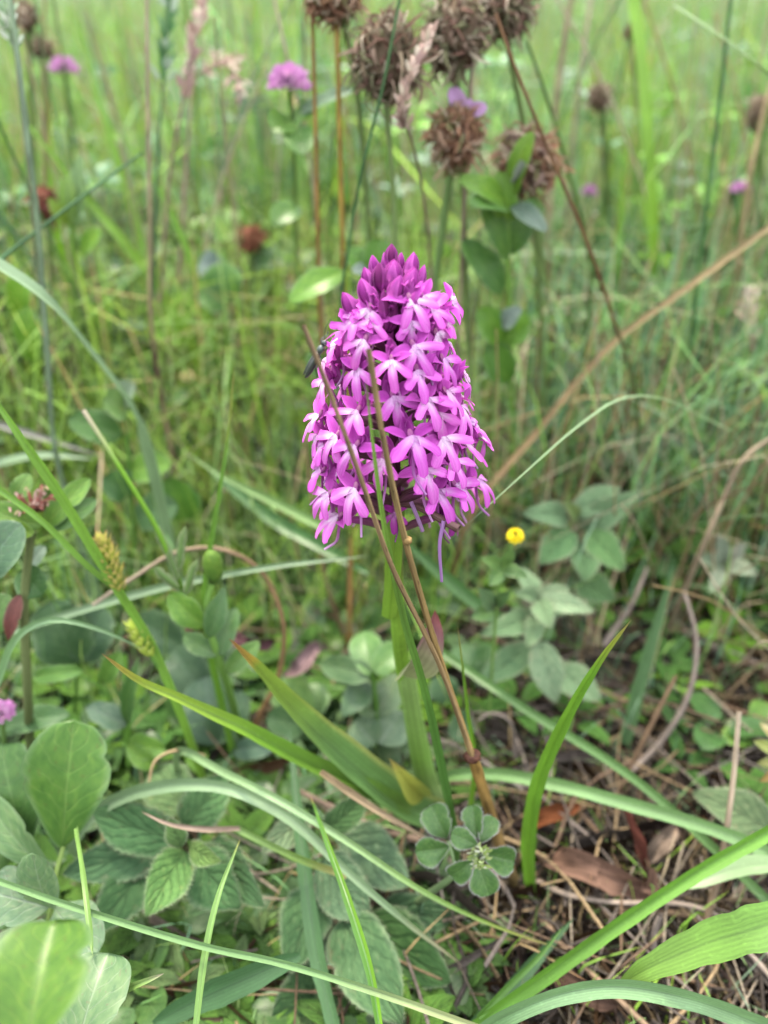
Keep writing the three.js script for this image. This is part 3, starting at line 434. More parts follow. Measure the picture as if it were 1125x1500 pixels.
// in front of the orchid: the forked dry grass stalk and the green blade between its arms
{
  const t = thing('forked_dry_stalk', 'golden brown dry grass stalk forking into two arms across the orchid', 'dry stalk', G(748, 1292, 0));
  const c1 = (s) => mixc([0.52, 0.36, 0.17], [0.36, 0.25, 0.15], s);
  part(t, 'stalk', tube([Z(692, 1108, 0.023), Z(640, 965, 0.028), Z(575, 832, 0.032), Z(530, 705, 0.034), Z(478, 562, 0.034), Z(444, 476, 0.033)], (s) => lerp(0.00072, 0.00046, s), { n: 50, k: 8, rough: 0.15, col: (s, a) => mul(c1(s), 0.85 + 0.3 * Math.cos(a * 2)) }), M.straw, 'left arm of the forked stalk');
  part(t, 'stalk', tube([Z(692, 1108, 0.022), Z(632, 925, 0.028), Z(592, 785, 0.031), Z(562, 645, 0.033), Z(540, 512, 0.032)], (s) => lerp(0.00092, 0.0006, s), { n: 50, k: 8, rough: 0.15, col: (s, a) => mul(mixc([0.5, 0.33, 0.11], [0.4, 0.29, 0.15], s), 0.85 + 0.3 * Math.cos(a * 2)) }), M.straw, 'right arm of the forked stalk');
  part(t, 'stem_base', tube([G(800, 1352, -0.004), G(762, 1305, 0.002), Z(735, 1245, 0.012), Z(715, 1180, 0.018), Z(692, 1108, 0.022)], (s) => lerp(0.0022, 0.0016, s), { n: 30, k: 9, rough: 0.12, col: grad([0, [0.24, 0.2, 0.09]], [0.4, [0.36, 0.24, 0.1]], [1, [0.4, 0.25, 0.07]]) }), M.straw);
  part(t, 'node', ball(Z(692, 1108, 0.0225), 0.0024, 0.0016, 0.0022, flat([0.14, 0.06, 0.04]), 0.35), M.straw);
  part(t, 'node', ball(Z(597, 792, 0.0312), 0.0010, 0.0009, 0.0010, flat([0.45, 0.3, 0.12]), 0.3), M.straw);
}
blade('thin green blade rising between the two arms of the forked stalk across the orchid', 'Z', [[668, 1240, 0.015], [652, 1150, 0.02], [622, 1010, 0.026], [590, 900, 0.029], [563, 770, 0.031], [546, 650, 0.033], [535, 545, 0.034]], 17, grad([0, [0.07, 0.17, 0.04]], [0.5, [0.1, 0.25, 0.04]], [0.97, [0.25, 0.45, 0.08]], [1, [0.45, 0.4, 0.3]]), { prof: 'tip', fold: 0.7, foot: 1 });
blade('short thin green blade just right of the forked stalk node', 'Z', [[695, 1115, 0.002], [686, 1050, 0.004], [678, 980, 0.005], [670, 914, 0.006]], 13, tipDry(K.bright, 0.94), { prof: 'long', fold: 0.8, foot: 1 });
blade('broad bright green blade with a sharp tip standing alone right of the orchid', 'Z', [[778, 1312, 0.012], [775, 1235, 0.016], [788, 1150, 0.02], [826, 1060, 0.024], [877, 970, 0.028], [926, 907, 0.03]], 27, tipDry([0.16, 0.36, 0.03], 0.965), { prof: 'tip', fold: 0.75, foot: 1, m: 6, hint: V3(-0.35, 0.35, 0.85) });

// bottom: crossing blades
blade('long pale blue green arching blade ending in a white tip below the mint rosette', 'G', [[108, 1235, 0.03], [150, 1182, 0.045], [250, 1150, 0.058], [340, 1156, 0.062], [425, 1200, 0.06], [500, 1268, 0.05], [585, 1342, 0.036], [676, 1414, 0.016]], 22, grad([0, [0.2, 0.33, 0.2]], [0.85, [0.22, 0.35, 0.21]], [0.93, [0.42, 0.44, 0.3]], [1, [0.55, 0.47, 0.36]]), { prof: 'tip', mat: M.gloss, foot: 1 });
blade('pale green narrow arching blade running to a yellow tip right of the bottom centre', 'G', [[262, 1100, 0.05], [330, 1132, 0.064], [405, 1170, 0.068], [500, 1226, 0.062], [620, 1306, 0.048], [730, 1358, 0.034], [822, 1390, 0.024]], 15, grad([0, [0.22, 0.37, 0.2]], [0.6, [0.23, 0.38, 0.2]], [0.85, [0.26, 0.46, 0.1]], [0.96, [0.45, 0.45, 0.1]], [1, [0.5, 0.4, 0.2]]), { prof: 'tip', mat: M.gloss, foot: 1 });
blade('very long thin pale green blade slanting across the bottom left corner to the bottom edge', 'G', [[-30, 1280, 0.075], [120, 1332, 0.078], [300, 1386, 0.078], [410, 1410, 0.076], [530, 1446, 0.074], [720, 1512, 0.07]], 11, grad([0, [0.2, 0.36, 0.14]], [0.7, [0.2, 0.36, 0.14]], [1, [0.42, 0.45, 0.22]]), { prof: 'strap', fold: 0.6 });
blade('thin light green blade standing upright across the long slanting blade at bottom left', 'G', [[286, 1512, 0.066], [300, 1400, 0.074], [320, 1312, 0.078], [352, 1228, 0.078]], 11, tipDry([0.2, 0.36, 0.1], 0.98), { prof: 'tip', fold: 0.6 });
blade('thin yellow green blade hanging down beside the big round leaf', 'G', [[112, 1212, 0.075], [124, 1290, 0.08], [136, 1400, 0.078]], 9, [0.18, 0.33, 0.07], { prof: 'blunt', fold: 0.6 });
blade('dark edged bright green two tone blade rising from the bottom centre edge', 'G', [[558, 1515, 0.06], [542, 1425, 0.066], [512, 1325, 0.07], [480, 1235, 0.07], [455, 1166, 0.066]], 14, (s, u) => s > 0.965 ? [0.4, 0.3, 0.12] : mixc([0.07, 0.2, 0.02], [0.16, 0.36, 0.03], u > 0 ? 1 : 0), { prof: 'tip', fold: 0.9, m: 6, mat: M.gloss });
blade('dull dark green wide blade standing behind the two tone blade at bottom centre', 'G', [[492, 1515, 0.018], [468, 1420, 0.026], [453, 1330, 0.033], [440, 1220, 0.04], [424, 1065, 0.05]], 25, [0.07, 0.16, 0.06], { prof: 'tip', fold: 0.5 });
blade('bright green blade slanting up to the right edge above the widest blade', 'G', [[660, 1530, 0.02], [760, 1458, 0.034], [855, 1390, 0.046], [1000, 1292, 0.06], [1150, 1205, 0.07]], 22, [0.14, 0.33, 0.035], { prof: 'strap', fold: 0.7 });
blade('widest flat green blade at the right bottom edge', 'G', [[1180, 1335, 0.085], [1110, 1358, 0.08], [1030, 1384, 0.072], [950, 1420, 0.062], [900, 1450, 0.052]], 62, grad([0, [0.13, 0.29, 0.045]], [1, [0.16, 0.29, 0.05]]), { prof: 'tip', fold: 0.25, m: 8, hint: V3(-0.2, 0.9, 0.35) });
blade('arching blue green hairy blade along the bottom right edge', 'G', [[680, 1530, 0.035], [740, 1490, 0.05], [820, 1458, 0.058], [905, 1447, 0.06], [1010, 1465, 0.057], [1150, 1515, 0.045]], 27, [0.16, 0.31, 0.15], { prof: 'strap', fold: 0.5, m: 6, mat: M.gloss });
blade('long green blade arching right from behind the forked stalk to the right edge', 'G', [[640, 1140, 0.03], [720, 1133, 0.04], [800, 1146, 0.045], [900, 1172, 0.046], [1000, 1200, 0.044], [1080, 1228, 0.04], [1150, 1262, 0.034]], 19, [0.16, 0.31, 0.12], { prof: 'strap', fold: 0.4, mat: M.gloss, foot: 1 });
blade('thin straight blade slanting down right behind the bright broad blade', 'G', [[640, 950, 0.05], [690, 985, 0.05], [780, 1045, 0.048], [900, 1120, 0.042], [1000, 1200, 0.034], [1140, 1335, 0.02]], 13, [0.1, 0.21, 0.06], { prof: 'strap' });
blade('dark green blade under the widest blade at the bottom right', 'G', [[640, 1560, 0.01], [720, 1480, 0.012], [790, 1400, 0.016], [840, 1345, 0.018]], 28, [0.06, 0.14, 0.05], { prof: 'tip' });
blade('short green blade pointing up beside a small bud at bottom right', 'G', [[700, 1490, 0.028], [750, 1440, 0.035], [790, 1400, 0.04], [825, 1357, 0.044]], 11, [0.13, 0.29, 0.05], { prof: 'tip', fold: 0.7 });
blade('broad dark blade lying along the bottom edge left of the centre', 'G', [[225, 1500, 0.03], [300, 1462, 0.036], [370, 1432, 0.04], [440, 1400, 0.04]], 40, [0.055, 0.14, 0.05], { prof: 'both', fold: 0.3 });
blade('small pale blade tip poking out right of the blurred round leaf', 'G', [[170, 1455, 0.07], [205, 1440, 0.075], [240, 1426, 0.078]], 12, grad([0, K.bright], [0.7, [0.3, 0.45, 0.15]], [1, K.bone]), { prof: 'tip' });
blade('green blade lying at lower right with a pale cut end', 'G', [[1160, 1265, 0.035], [1080, 1270, 0.036], [1003, 1298, 0.032]], 30, [0.24, 0.36, 0.18], { prof: 'both', fold: 0.3, hint: V3(0, 1, 0.2) });

// left: blades with seed spikes
blade('bright green blade from the left edge slanting down over the yellow sedge spike', 'T', [[262, 1035, 0.26], [218, 935, 0.25], [172, 862, 0.24], [100, 742, 0.225], [30, 640, 0.215], [-25, 560, 0.21]], 15, [0.2, 0.4, 0.055], { prof: 'blunt', fold: 0.8, foot: 1 });
blade('thin bright blade joining the sedge spike from the left edge', 'T', [[178, 868, 0.243], [130, 830, 0.238], [60, 762, 0.23], [-25, 700, 0.225]], 9, [0.2, 0.4, 0.06], { prof: 'strap', fold: 0.6 });
{
  const spike = (label, b, e, wpx, n, mature, soloStem) => {
    const t = thing('sedge_spike', label, 'sedge spike', b), k = pxm(b), d = e.clone().sub(b), L = d.length(), g = [];
    d.normalize();
    part(t, 'stem', tube([b.clone().addScaledVector(d, -0.004), e], () => 0.0005, { n: 6, k: 5, col: flat(K.mid) }), M.stem);
    for (let i = 0; i < n; i++) { const s = i / n, a = i * 2.4, o = V3(Math.cos(a), 0.2, Math.sin(a)), q = b.clone().addScaledVector(d, s * L).addScaledVector(o, wpx * k * 0.22 * Math.sin(Math.PI * (0.15 + 0.8 * s))); part(t, 'scale', leafGeo(q, q.clone().addScaledVector(d, rr(0.0026, 0.0038)).addScaledVector(o, rr(0.0012, 0.0026)), 0.0019, { n: 6, m: 4, nrm: o, cup: 0.6, shape: 'point', col: grad([0, [0.3, 0.4, 0.06]], [0.7, mature ? [0.52, 0.46, 0.12] : [0.4, 0.5, 0.08]], [1, mature ? [0.45, 0.3, 0.15] : [0.5, 0.5, 0.2]]) }), M.fluff); }
    return t;
  };
  spike('fuzzy yellow sedge spike with brown scale tips at left', T(176, 868, 0.242), T(150, 792, 0.236), 34, 70, 1);
  spike('small yellow green sedge spike under the fuzzy yellow one', T(222, 962, 0.252), T(198, 922, 0.25), 34, 42, 0);
}
{ // brome: a stem with plump spikelets
  const t = thing('brome_grass', 'thin brome grass stem with plump green spikelets left of the orchid', 'grass', G(292, 960, 0));
  part(t, 'stem', tube([G(292, 962, -0.002), T(272, 878, 0.27), T(258, 840, 0.262), T(230, 775, 0.256), T(185, 700, 0.25), T(122, 601, 0.245)], (s) => lerp(0.0012, 0.0007, s), { n: 40, k: 7, col: grad([0, K.mid], [0.9, K.bright], [1, K.bone]) }), M.stem);
  for (const [x0, y0, x1, y1, w] of [[262, 862, 226, 832, 22], [256, 830, 228, 772, 20], [262, 840, 268, 775, 20], [272, 872, 286, 822, 20], [262, 850, 246, 806, 14]]) {
    const b = T(x0, y0, 0.26), e = T(x1, y1, 0.257), sp = part(t, 'spikelet', tube([b, e], (s) => w * pxm(b) * 0.2 * Math.sin(Math.PI * clamp(s * 0.9 + 0.08, 0, 1)), { n: 10, k: 7, col: flat([0.2, 0.36, 0.1]) }), M.leaf);
    for (let i = 0; i < 6; i++) { const q = b.clone().lerp(e, i / 8), s = (i % 2 ? 1 : -1) * 0.32, h = b.clone().lerp(e, Math.min(1.15, i / 8 + 0.45)); h.x += s * w * pxm(b) * 0.5; const m = new THREE.Mesh(leafGeo(q, h, w * pxm(b) * 0.55, { n: 6, m: 4, cup: 0.5, shape: 'point', col: (s2, u) => mixc([0.2, 0.38, 0.08], [0.4, 0.48, 0.28], Math.abs(u)) }).translate(-t.position.x, -t.position.y, -t.position.z), M.leaf); m.name = 'scale'; sp.add(m); tag(m); }
  }
}
blade('upright green blade with a brown needle tip left of the flower head', 'T', [[300, 880, 0.262], [309, 800, 0.255], [322, 720, 0.25], [334, 640, 0.246], [344, 532, 0.242]], 17, tipDry([0.15, 0.33, 0.04], 0.95), { prof: 'long', fold: 0.8, foot: 1 });
blade('blue green blade bent over in a hoop at the left edge', 'T', [[-15, 1060, 0.25], [2, 985, 0.245], [28, 930, 0.24], [75, 908, 0.238], [140, 920, 0.24], [212, 952, 0.245]], 18, [0.17, 0.32, 0.16], { prof: 'tip', mat: M.gloss, foot: 1 });
blade('straight pale grey green blade lying across behind the sedge spikes towards the orchid', 'T', [[20, 925, 0.3], [130, 890, 0.295], [260, 855, 0.29], [400, 830, 0.286], [540, 814, 0.285]], 13, [0.2, 0.32, 0.2], { prof: 'tip', mat: M.gloss });
stalk('brown straw bent in a hoop beside the brome grass', 'T', [[375, 1060, 0.31], [408, 990, 0.3], [415, 915, 0.295], [385, 840, 0.29], [330, 806, 0.285], [262, 808, 0.28], [190, 850, 0.275], [136, 886, 0.275]], 9, grad([0, [0.3, 0.17, 0.08]], [0.6, [0.3, 0.19, 0.1]], [1, K.bone]), { ...DRY, foot: 1 });
blade('dry brown leaf tip curling over the long narrow basal leaf', 'T', [[420, 1020, 0.24], [385, 985, 0.238], [335, 935, 0.236]], 9, [0.36, 0.22, 0.1], { prof: 'tip', name: 'dry_leaf', cat: 'dry leaf', mat: M.dry });
blade('pale tan withered leaf tip lying over the basal leaves below the orchid stem', 'Z', [[470, 1130, 0.012], [530, 1172, 0.014], [580, 1203, 0.016], [634, 1233, 0.017]], 12, grad([0, [0.42, 0.31, 0.18]], [1, [0.6, 0.47, 0.32]]), { prof: 'tip', name: 'dry_leaf', cat: 'dry leaf', mat: M.dry });
blade('pale dry straw crossing the middle of the mint rosette', 'G', [[352, 1213, 0.052], [300, 1214, 0.056], [250, 1207, 0.058], [206, 1188, 0.06]], 9, [0.5, 0.38, 0.3], { prof: 'tip', name: 'dry_leaf', cat: 'dry leaf', mat: M.dry, fold: 0.9 });
blade('short green straw carrying on from the dry straw over the mint rosette', 'G', [[508, 1282, 0.035], [440, 1258, 0.044], [345, 1213, 0.052]], 10, grad([0, [0.42, 0.36, 0.14]], [0.4, [0.2, 0.33, 0.07]], [1, [0.2, 0.33, 0.1]]), { prof: 'strap', fold: 0.6 });
stalk('tan straw curled in a loop above the mint rosette', 'G', [[300, 1108, 0.045], [262, 1099, 0.05], [228, 1114, 0.05], [217, 1152, 0.046]], 6, [0.42, 0.32, 0.18], DRY);

// right: stalks, curls and dead leaves
stalk('thin bone coloured straw standing upright near the right edge', 'G', [[1025, 1385, 0.003], [1055, 1270, 0.028], [1072, 1160, 0.05], [1083, 1043, 0.07]], 11, grad([0, [0.3, 0.21, 0.13]], [1, K.bone]), DRY);
stalk('grey bent twig curving through the grass right of the bright broad blade', 'G', [[920, 1135, 0.003], [965, 1090, 0.012], [1008, 1020, 0.03], [1020, 940, 0.05], [1002, 865, 0.065]], 10, K.ash, DRY);
stalk('short grey twig leaning behind the tip of the bright broad blade', 'G', [[885, 945, 0.02], [925, 885, 0.035], [948, 832, 0.045]], 9, K.ash, DRY);
stalk('grey tan stalk bowed at the right edge beside the grey leaved plant', 'T', [[1028, 805, 0.34], [1058, 735, 0.335], [1090, 672, 0.33], [1140, 635, 0.33]], 11, [0.33, 0.26, 0.18], { ...DRY, foot: 1 });
blade('dull green blade standing between the grey leaved mints and the bent twig', 'T', [[915, 1090, 0.33], [940, 990, 0.325], [965, 905, 0.32], [988, 826, 0.315]], 22, [0.1, 0.2, 0.08], { prof: 'tip', foot: 1 });
stalk('pale root like straw lying along the ground below the curled dead leaf', 'G', [[780, 1288, 0.006], [830, 1310, 0.012], [900, 1322, 0.014], [1000, 1325, 0.014], [1075, 1352, 0.012], [1150, 1420, 0.01]], 9, [0.42, 0.34, 0.28], DRY);
stalk('second tan straw lying just under the pale root like straw', 'G', [[900, 1334, 0.006], [990, 1338, 0.01], [1060, 1352, 0.01], [1135, 1382, 0.008]], 10, [0.34, 0.23, 0.14], DRY);
stalk('brown woody runner creeping from the forked stalk to the bottom edge', 'G', [[770, 1315, 0.002], [820, 1380, 0.008], [880, 1440, 0.01], [960, 1515, 0.01]], 14, [0.34, 0.24, 0.16], { ...DRY, rough: 0.35 });
stalk('short pale broken straw standing in the litter left of the widest blade', 'G', [[955, 1400, 0.003], [960, 1360, 0.014], [968, 1340, 0.02]], 13, [0.4, 0.34, 0.3], DRY);
stalk('pale straw piece lying at the bottom right edge', 'G', [[1070, 1375, 0.006], [1110, 1410, 0.01], [1160, 1470, 0.01]], 10, [0.42, 0.35, 0.3], DRY);
stalk('thin brown straw lying over the litter right of the small hairy clover', 'G', [[660, 1240, 0.012], [560, 1215, 0.012], [430, 1155, 0.014]], 12, [0.25, 0.18, 0.14], DRY);
stalk('curly grey stalk hooked in the shade right of the forked stalk node', 'G', [[755, 1110, 0.01], [745, 1055, 0.03], [720, 1045, 0.032], [700, 1055, 0.03]], 7, K.ash, DRY);
stalk('brown leaning stalk between the bent twig and the dull green blade', 'G', [[895, 1180, 0.004], [930, 1110, 0.02], [990, 990, 0.05]], 9, [0.24, 0.16, 0.1], DRY);
function deadLeaf(label, a, b, Wpx, h, col, curl) {
  const g = [], p = G(...a, h), q = G(...b, h + 0.004), k = pxm(p), o = { n: 18, m: 10, shape: 'lance', bend: 0.1, wave: 0.3, cup: curl * 0.25, fold: 0.9, lump: 0.35, nrm: V3(0.1, 1, 0.2), col: (s, u) => mul(col, 0.6 + 0.6 * hash(Math.round(u * 5) + 9, 3)) };
  return solo('dead_leaf', label, 'dead leaf', leafGeo(p, q, Wpx * k, o), M.dry, p);
}
function deadStrap(label, list, wpx, col, wave, tw) {
  const a = list.map((p) => G(...p)), w = wpx * pxm(a[1]), g = ribbon(a, (s) => w * Math.pow(Math.sin(Math.PI * clamp(s * 0.92 + 0.05, 0, 1)), 0.6), { n: 44, m: 10, fold: 0.8, wave, hint: V3(0.1, 1, 0.3), twist: (s) => tw * s * s, col: (s, u) => mul(col, 0.55 + 0.75 * vnoise(u * 3.5 + 9, s * 2)) });
  return solo('dead_leaf', label, 'dead leaf', g, M.dry, a[0]);
}
deadStrap('curled brown dead leaf lying on the litter at right', [[790, 1262, 0.008], [845, 1268, 0.02], [905, 1290, 0.018], [945, 1300, 0.014], [952, 1272, 0.026]], 40, [0.25, 0.15, 0.11], 0.16, 1.8);
deadStrap('small rust red dead leaf behind the foot of the bright broad blade', [[762, 1215, 0.006], [800, 1196, 0.014], [850, 1180, 0.012]], 24, [0.24, 0.085, 0.035], 0.12, 0.5);
deadStrap('upright dark red dead leaf behind the curled brown leaf', [[948, 1290, 0.006], [935, 1240, 0.02], [908, 1172, 0.034]], 22, [0.16, 0.055, 0.04], 0.1, 0.8);
deadStrap('pale withered leaf scrap right of the curled brown leaf', [[945, 1262, 0.008], [968, 1236, 0.016], [992, 1208, 0.014]], 26, [0.3, 0.23, 0.18], 0.14, 0.8);
deadStrap('greyish pink dried petal left of the orchid stem', [[415, 992, 0.03], [440, 975, 0.04], [462, 948, 0.04], [478, 950, 0.036]], 24, [0.3, 0.2, 0.21], 0.12, 1.2);
deadStrap('crumpled purple brown dried flower left of the greyish pink petal', [[330, 925, 0.045], [365, 945, 0.05], [410, 938, 0.046]], 22, [0.15, 0.075, 0.085], 0.25, 2);
deadStrap('dark brown curled leaf at the bottom edge right of centre', [[800, 1420, 0.004], [850, 1450, 0.014], [905, 1475, 0.01]], 34, [0.13, 0.08, 0.06], 0.12, 1);

// leafy plants: leaf = [base x, y, v, tip x, y, v, width in picture points, colour]
function leafy(name, label, cat, mode, base, leaves, stems, o = {}) {
  const t = thing(name, label, cat, base);
  for (const st of stems ?? []) part(t, 'stem', tube(pts(mode, st.p), (s) => st.w * pxm(MODE[mode](...st.p[0])) * 0.5 * (1 - 0.3 * s), { n: 20, k: 7, col: flat(st.c ?? K.mid) }), o.hairy ? M.hairy : M.stem);
  for (const [x0, y0, v0, x1, y1, v1, W, c, lo] of leaves) {
    const a = MODE[mode](x0, y0, v0), b = MODE[mode](x1, y1, v1), e = { shape: o.shape ?? 'ovate', n: o.serr ? 30 : 26, m: 10, serr: o.serr ?? 0, hair: o.hair ?? 0, pillow: o.pillow ?? 0, bend: 0.1, fold: 0.22, wave: 0.04, nrm: V3(rr(-0.25, 0.25), 0.7, 0.7), nib: o.hairy ? 0.5 : 0.7, ...lo };
    const c0 = mul(c ?? K.mid, o.cScale ?? 1); e.col = (s, u) => mixc(mul(c0, 0.95 + 0.12 * s), mixc(c0, o.rim ?? K.pale, 0.5), Math.abs(u) > 0.93 ? 0.8 : 0);
    part(t, 'leaf', leafGeo(a, b, W * (o.wScale ?? 1) * pxm(a.clone().lerp(b, 0.5)), e), e.mat ?? (o.hairy ? M.hairy : M.leaf));
  }
  return t;
}
const smooth = { shape: 'obovate' }, up = V3(0, 0.45, 0.9), lit = V3(0, 0.9, 0.4);
leafy('round_leaf_plant', 'smooth round leaved plant with one big upright leaf at the lower left', 'plant', 'G', G(85, 1290, 0), [
  [92, 1243, 0.05, 108, 1056, 0.085, 118, [0.13, 0.29, 0.05], { nrm: V3(0.15, 0.5, 0.85), bend: 0.06 }], [40, 1238, 0.045, 2, 1090, 0.07, 112, [0.09, 0.21, 0.05], { nrm: V3(0.1, 0.6, 0.8) }],
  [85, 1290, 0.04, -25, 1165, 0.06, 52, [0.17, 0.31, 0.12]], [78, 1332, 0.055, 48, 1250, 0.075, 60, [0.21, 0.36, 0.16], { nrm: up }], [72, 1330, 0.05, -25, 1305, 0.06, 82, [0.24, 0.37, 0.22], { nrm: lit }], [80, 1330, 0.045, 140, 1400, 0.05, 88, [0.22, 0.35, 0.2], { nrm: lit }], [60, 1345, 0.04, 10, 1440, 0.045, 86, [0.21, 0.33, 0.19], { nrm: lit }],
], [{ p: [[90, 1450, 0.0], [72, 1370, 0.03], [80, 1290, 0.045], [93, 1240, 0.051]], w: 9, c: [0.2, 0.3, 0.08] }], smooth);
leafy('round_leaf_plant', 'blurred round leaved plant closest to the camera in the bottom left corner', 'plant', 'G', G(70, 1650, 0), [
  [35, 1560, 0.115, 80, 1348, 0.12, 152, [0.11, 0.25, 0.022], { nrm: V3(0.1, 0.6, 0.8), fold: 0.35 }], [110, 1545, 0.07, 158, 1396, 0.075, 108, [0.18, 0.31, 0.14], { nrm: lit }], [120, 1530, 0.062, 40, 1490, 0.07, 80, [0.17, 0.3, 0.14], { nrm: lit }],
], [{ p: [[90, 1700, 0.0], [70, 1640, 0.06], [45, 1560, 0.112]], w: 12, c: [0.2, 0.3, 0.08] }], smooth);
const mint = { hairy: 1, serr: 0.07, hair: 0.0011, pillow: 0.006, rim: [0.3, 0.38, 0.3] };
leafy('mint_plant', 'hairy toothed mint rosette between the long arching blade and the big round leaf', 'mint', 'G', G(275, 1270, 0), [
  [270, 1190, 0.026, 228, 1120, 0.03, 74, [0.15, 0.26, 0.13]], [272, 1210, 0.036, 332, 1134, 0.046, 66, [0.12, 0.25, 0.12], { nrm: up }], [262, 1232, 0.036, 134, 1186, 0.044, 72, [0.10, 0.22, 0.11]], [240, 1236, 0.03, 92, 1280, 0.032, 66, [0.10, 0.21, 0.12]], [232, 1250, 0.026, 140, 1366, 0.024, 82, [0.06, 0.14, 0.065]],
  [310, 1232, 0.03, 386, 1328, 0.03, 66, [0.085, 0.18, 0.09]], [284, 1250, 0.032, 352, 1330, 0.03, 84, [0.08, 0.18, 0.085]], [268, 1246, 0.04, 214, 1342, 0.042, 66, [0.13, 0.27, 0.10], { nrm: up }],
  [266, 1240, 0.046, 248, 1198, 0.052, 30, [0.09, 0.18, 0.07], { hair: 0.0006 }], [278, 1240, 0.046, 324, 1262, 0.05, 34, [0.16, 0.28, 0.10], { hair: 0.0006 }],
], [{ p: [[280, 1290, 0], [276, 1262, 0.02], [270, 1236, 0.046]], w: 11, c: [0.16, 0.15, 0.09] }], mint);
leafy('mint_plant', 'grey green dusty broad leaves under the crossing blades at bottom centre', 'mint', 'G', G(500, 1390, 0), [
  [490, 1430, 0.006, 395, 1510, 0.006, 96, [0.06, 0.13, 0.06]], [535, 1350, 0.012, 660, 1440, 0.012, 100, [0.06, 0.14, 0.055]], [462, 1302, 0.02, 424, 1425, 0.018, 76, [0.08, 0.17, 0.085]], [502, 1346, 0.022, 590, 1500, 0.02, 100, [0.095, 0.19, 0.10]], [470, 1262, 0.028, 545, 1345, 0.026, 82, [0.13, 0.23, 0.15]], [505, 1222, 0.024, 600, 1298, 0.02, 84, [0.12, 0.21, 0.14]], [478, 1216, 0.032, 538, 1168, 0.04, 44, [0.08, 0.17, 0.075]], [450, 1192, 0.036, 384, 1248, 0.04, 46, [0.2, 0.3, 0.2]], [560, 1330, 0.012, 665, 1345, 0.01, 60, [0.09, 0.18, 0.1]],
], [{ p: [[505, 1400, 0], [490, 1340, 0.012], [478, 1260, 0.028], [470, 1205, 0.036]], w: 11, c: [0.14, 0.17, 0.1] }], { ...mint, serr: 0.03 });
{
  const t = leafy('hairy_clover', 'small clover with downy round leaflets round a fuzzy bud at the foot of the orchid', 'clover', 'G', G(640, 1330, 0), [
    [655, 1228, 0.058, 630, 1180, 0.064, 44], [658, 1240, 0.06, 610, 1250, 0.06, 42], [700, 1228, 0.062, 690, 1180, 0.068, 32], [700, 1238, 0.064, 662, 1222, 0.066, 30], [704, 1234, 0.062, 724, 1196, 0.066, 28], [704, 1250, 0.063, 752, 1262, 0.06, 40], [700, 1262, 0.062, 716, 1312, 0.056, 42], [692, 1260, 0.062, 660, 1288, 0.057, 34],
  ].map((l) => [...l, [0.115, 0.25, 0.065], { nrm: V3(rr(-0.5, 0.5), rr(0.4, 0.9), rr(0.5, 0.9)), fold: rr(0.25, 0.9), cup: rr(-0.2, 0.3), droop: rr(-0.15, 0.25) }]), [{ p: [[600, 1330, 0.004], [630, 1308, 0.03], [668, 1280, 0.054], [700, 1250, 0.062]], w: 11, c: [0.2, 0.3, 0.14] }, { p: [[668, 1280, 0.054], [662, 1250, 0.058], [656, 1232, 0.059]], w: 6, c: [0.2, 0.3, 0.14] }], { shape: 'obovate', hair: 0.0006, rim: [0.4, 0.5, 0.36] });
  const g = []; for (let i = 0; i < 70; i++) { const c = G(702 + rr(-10, 10), 1256 + rr(-16, 14), 0.064 + rr(0, 0.003)), d = V3(rr(-1, 1), rr(0.1, 1), rr(-0.2, 1)).normalize(); g.push(leafGeo(c, c.clone().addScaledVector(d, 0.0022), 0.0009, { n: 4, m: 2, nrm: V3(0, 0.3, 1), col: flat(pick([[0.42, 0.5, 0.22], [0.55, 0.58, 0.45], [0.3, 0.4, 0.12]])) })); }
  part(t, 'flower_bud', merge(g), M.fluff);
}
const greyHairy = { hairy: 1, serr: 0.02, hair: 0.0009, pillow: 0.004, rim: [0.36, 0.42, 0.34] }, gh = [0.17, 0.27, 0.17];
leafy('woolly_mint', 'pale grey green woolly mint with a star of leaves on top right of the orchid', 'mint', 'Z', G(800, 1110, 0), [
  [800, 1082, -0.075, 842, 1162, -0.062, 62, [0.13, 0.23, 0.15]], [783, 1078, -0.076, 742, 1126, -0.066, 54, [0.13, 0.23, 0.13]], [779, 946, -0.078, 696, 1004, -0.062, 52, [0.11, 0.2, 0.12]], [810, 978, -0.076, 880, 1026, -0.06, 62, [0.16, 0.26, 0.17]], [790, 940, -0.07, 814, 1030, -0.052, 58, [0.2, 0.3, 0.21]],
  [786, 902, -0.075, 702, 930, -0.055, 46, [0.15, 0.25, 0.15]], [786, 905, -0.07, 772, 948, -0.056, 38, gh], [788, 876, -0.075, 758, 832, -0.085, 36, [0.2, 0.31, 0.2]], [790, 876, -0.072, 870, 896, -0.062, 36, [0.24, 0.35, 0.25]], [790, 878, -0.07, 806, 920, -0.056, 38, gh], [788, 874, -0.072, 752, 868, -0.066, 26, gh], [790, 872, -0.074, 834, 862, -0.078, 26, [0.22, 0.32, 0.22]],
], [{ p: [[802, 1112, -0.078], [798, 1020, -0.078], [790, 940, -0.077], [789, 872, -0.075]], w: 9, c: [0.2, 0.24, 0.15] }], { ...greyHairy, wScale: 0.82, cScale: 1.3 });
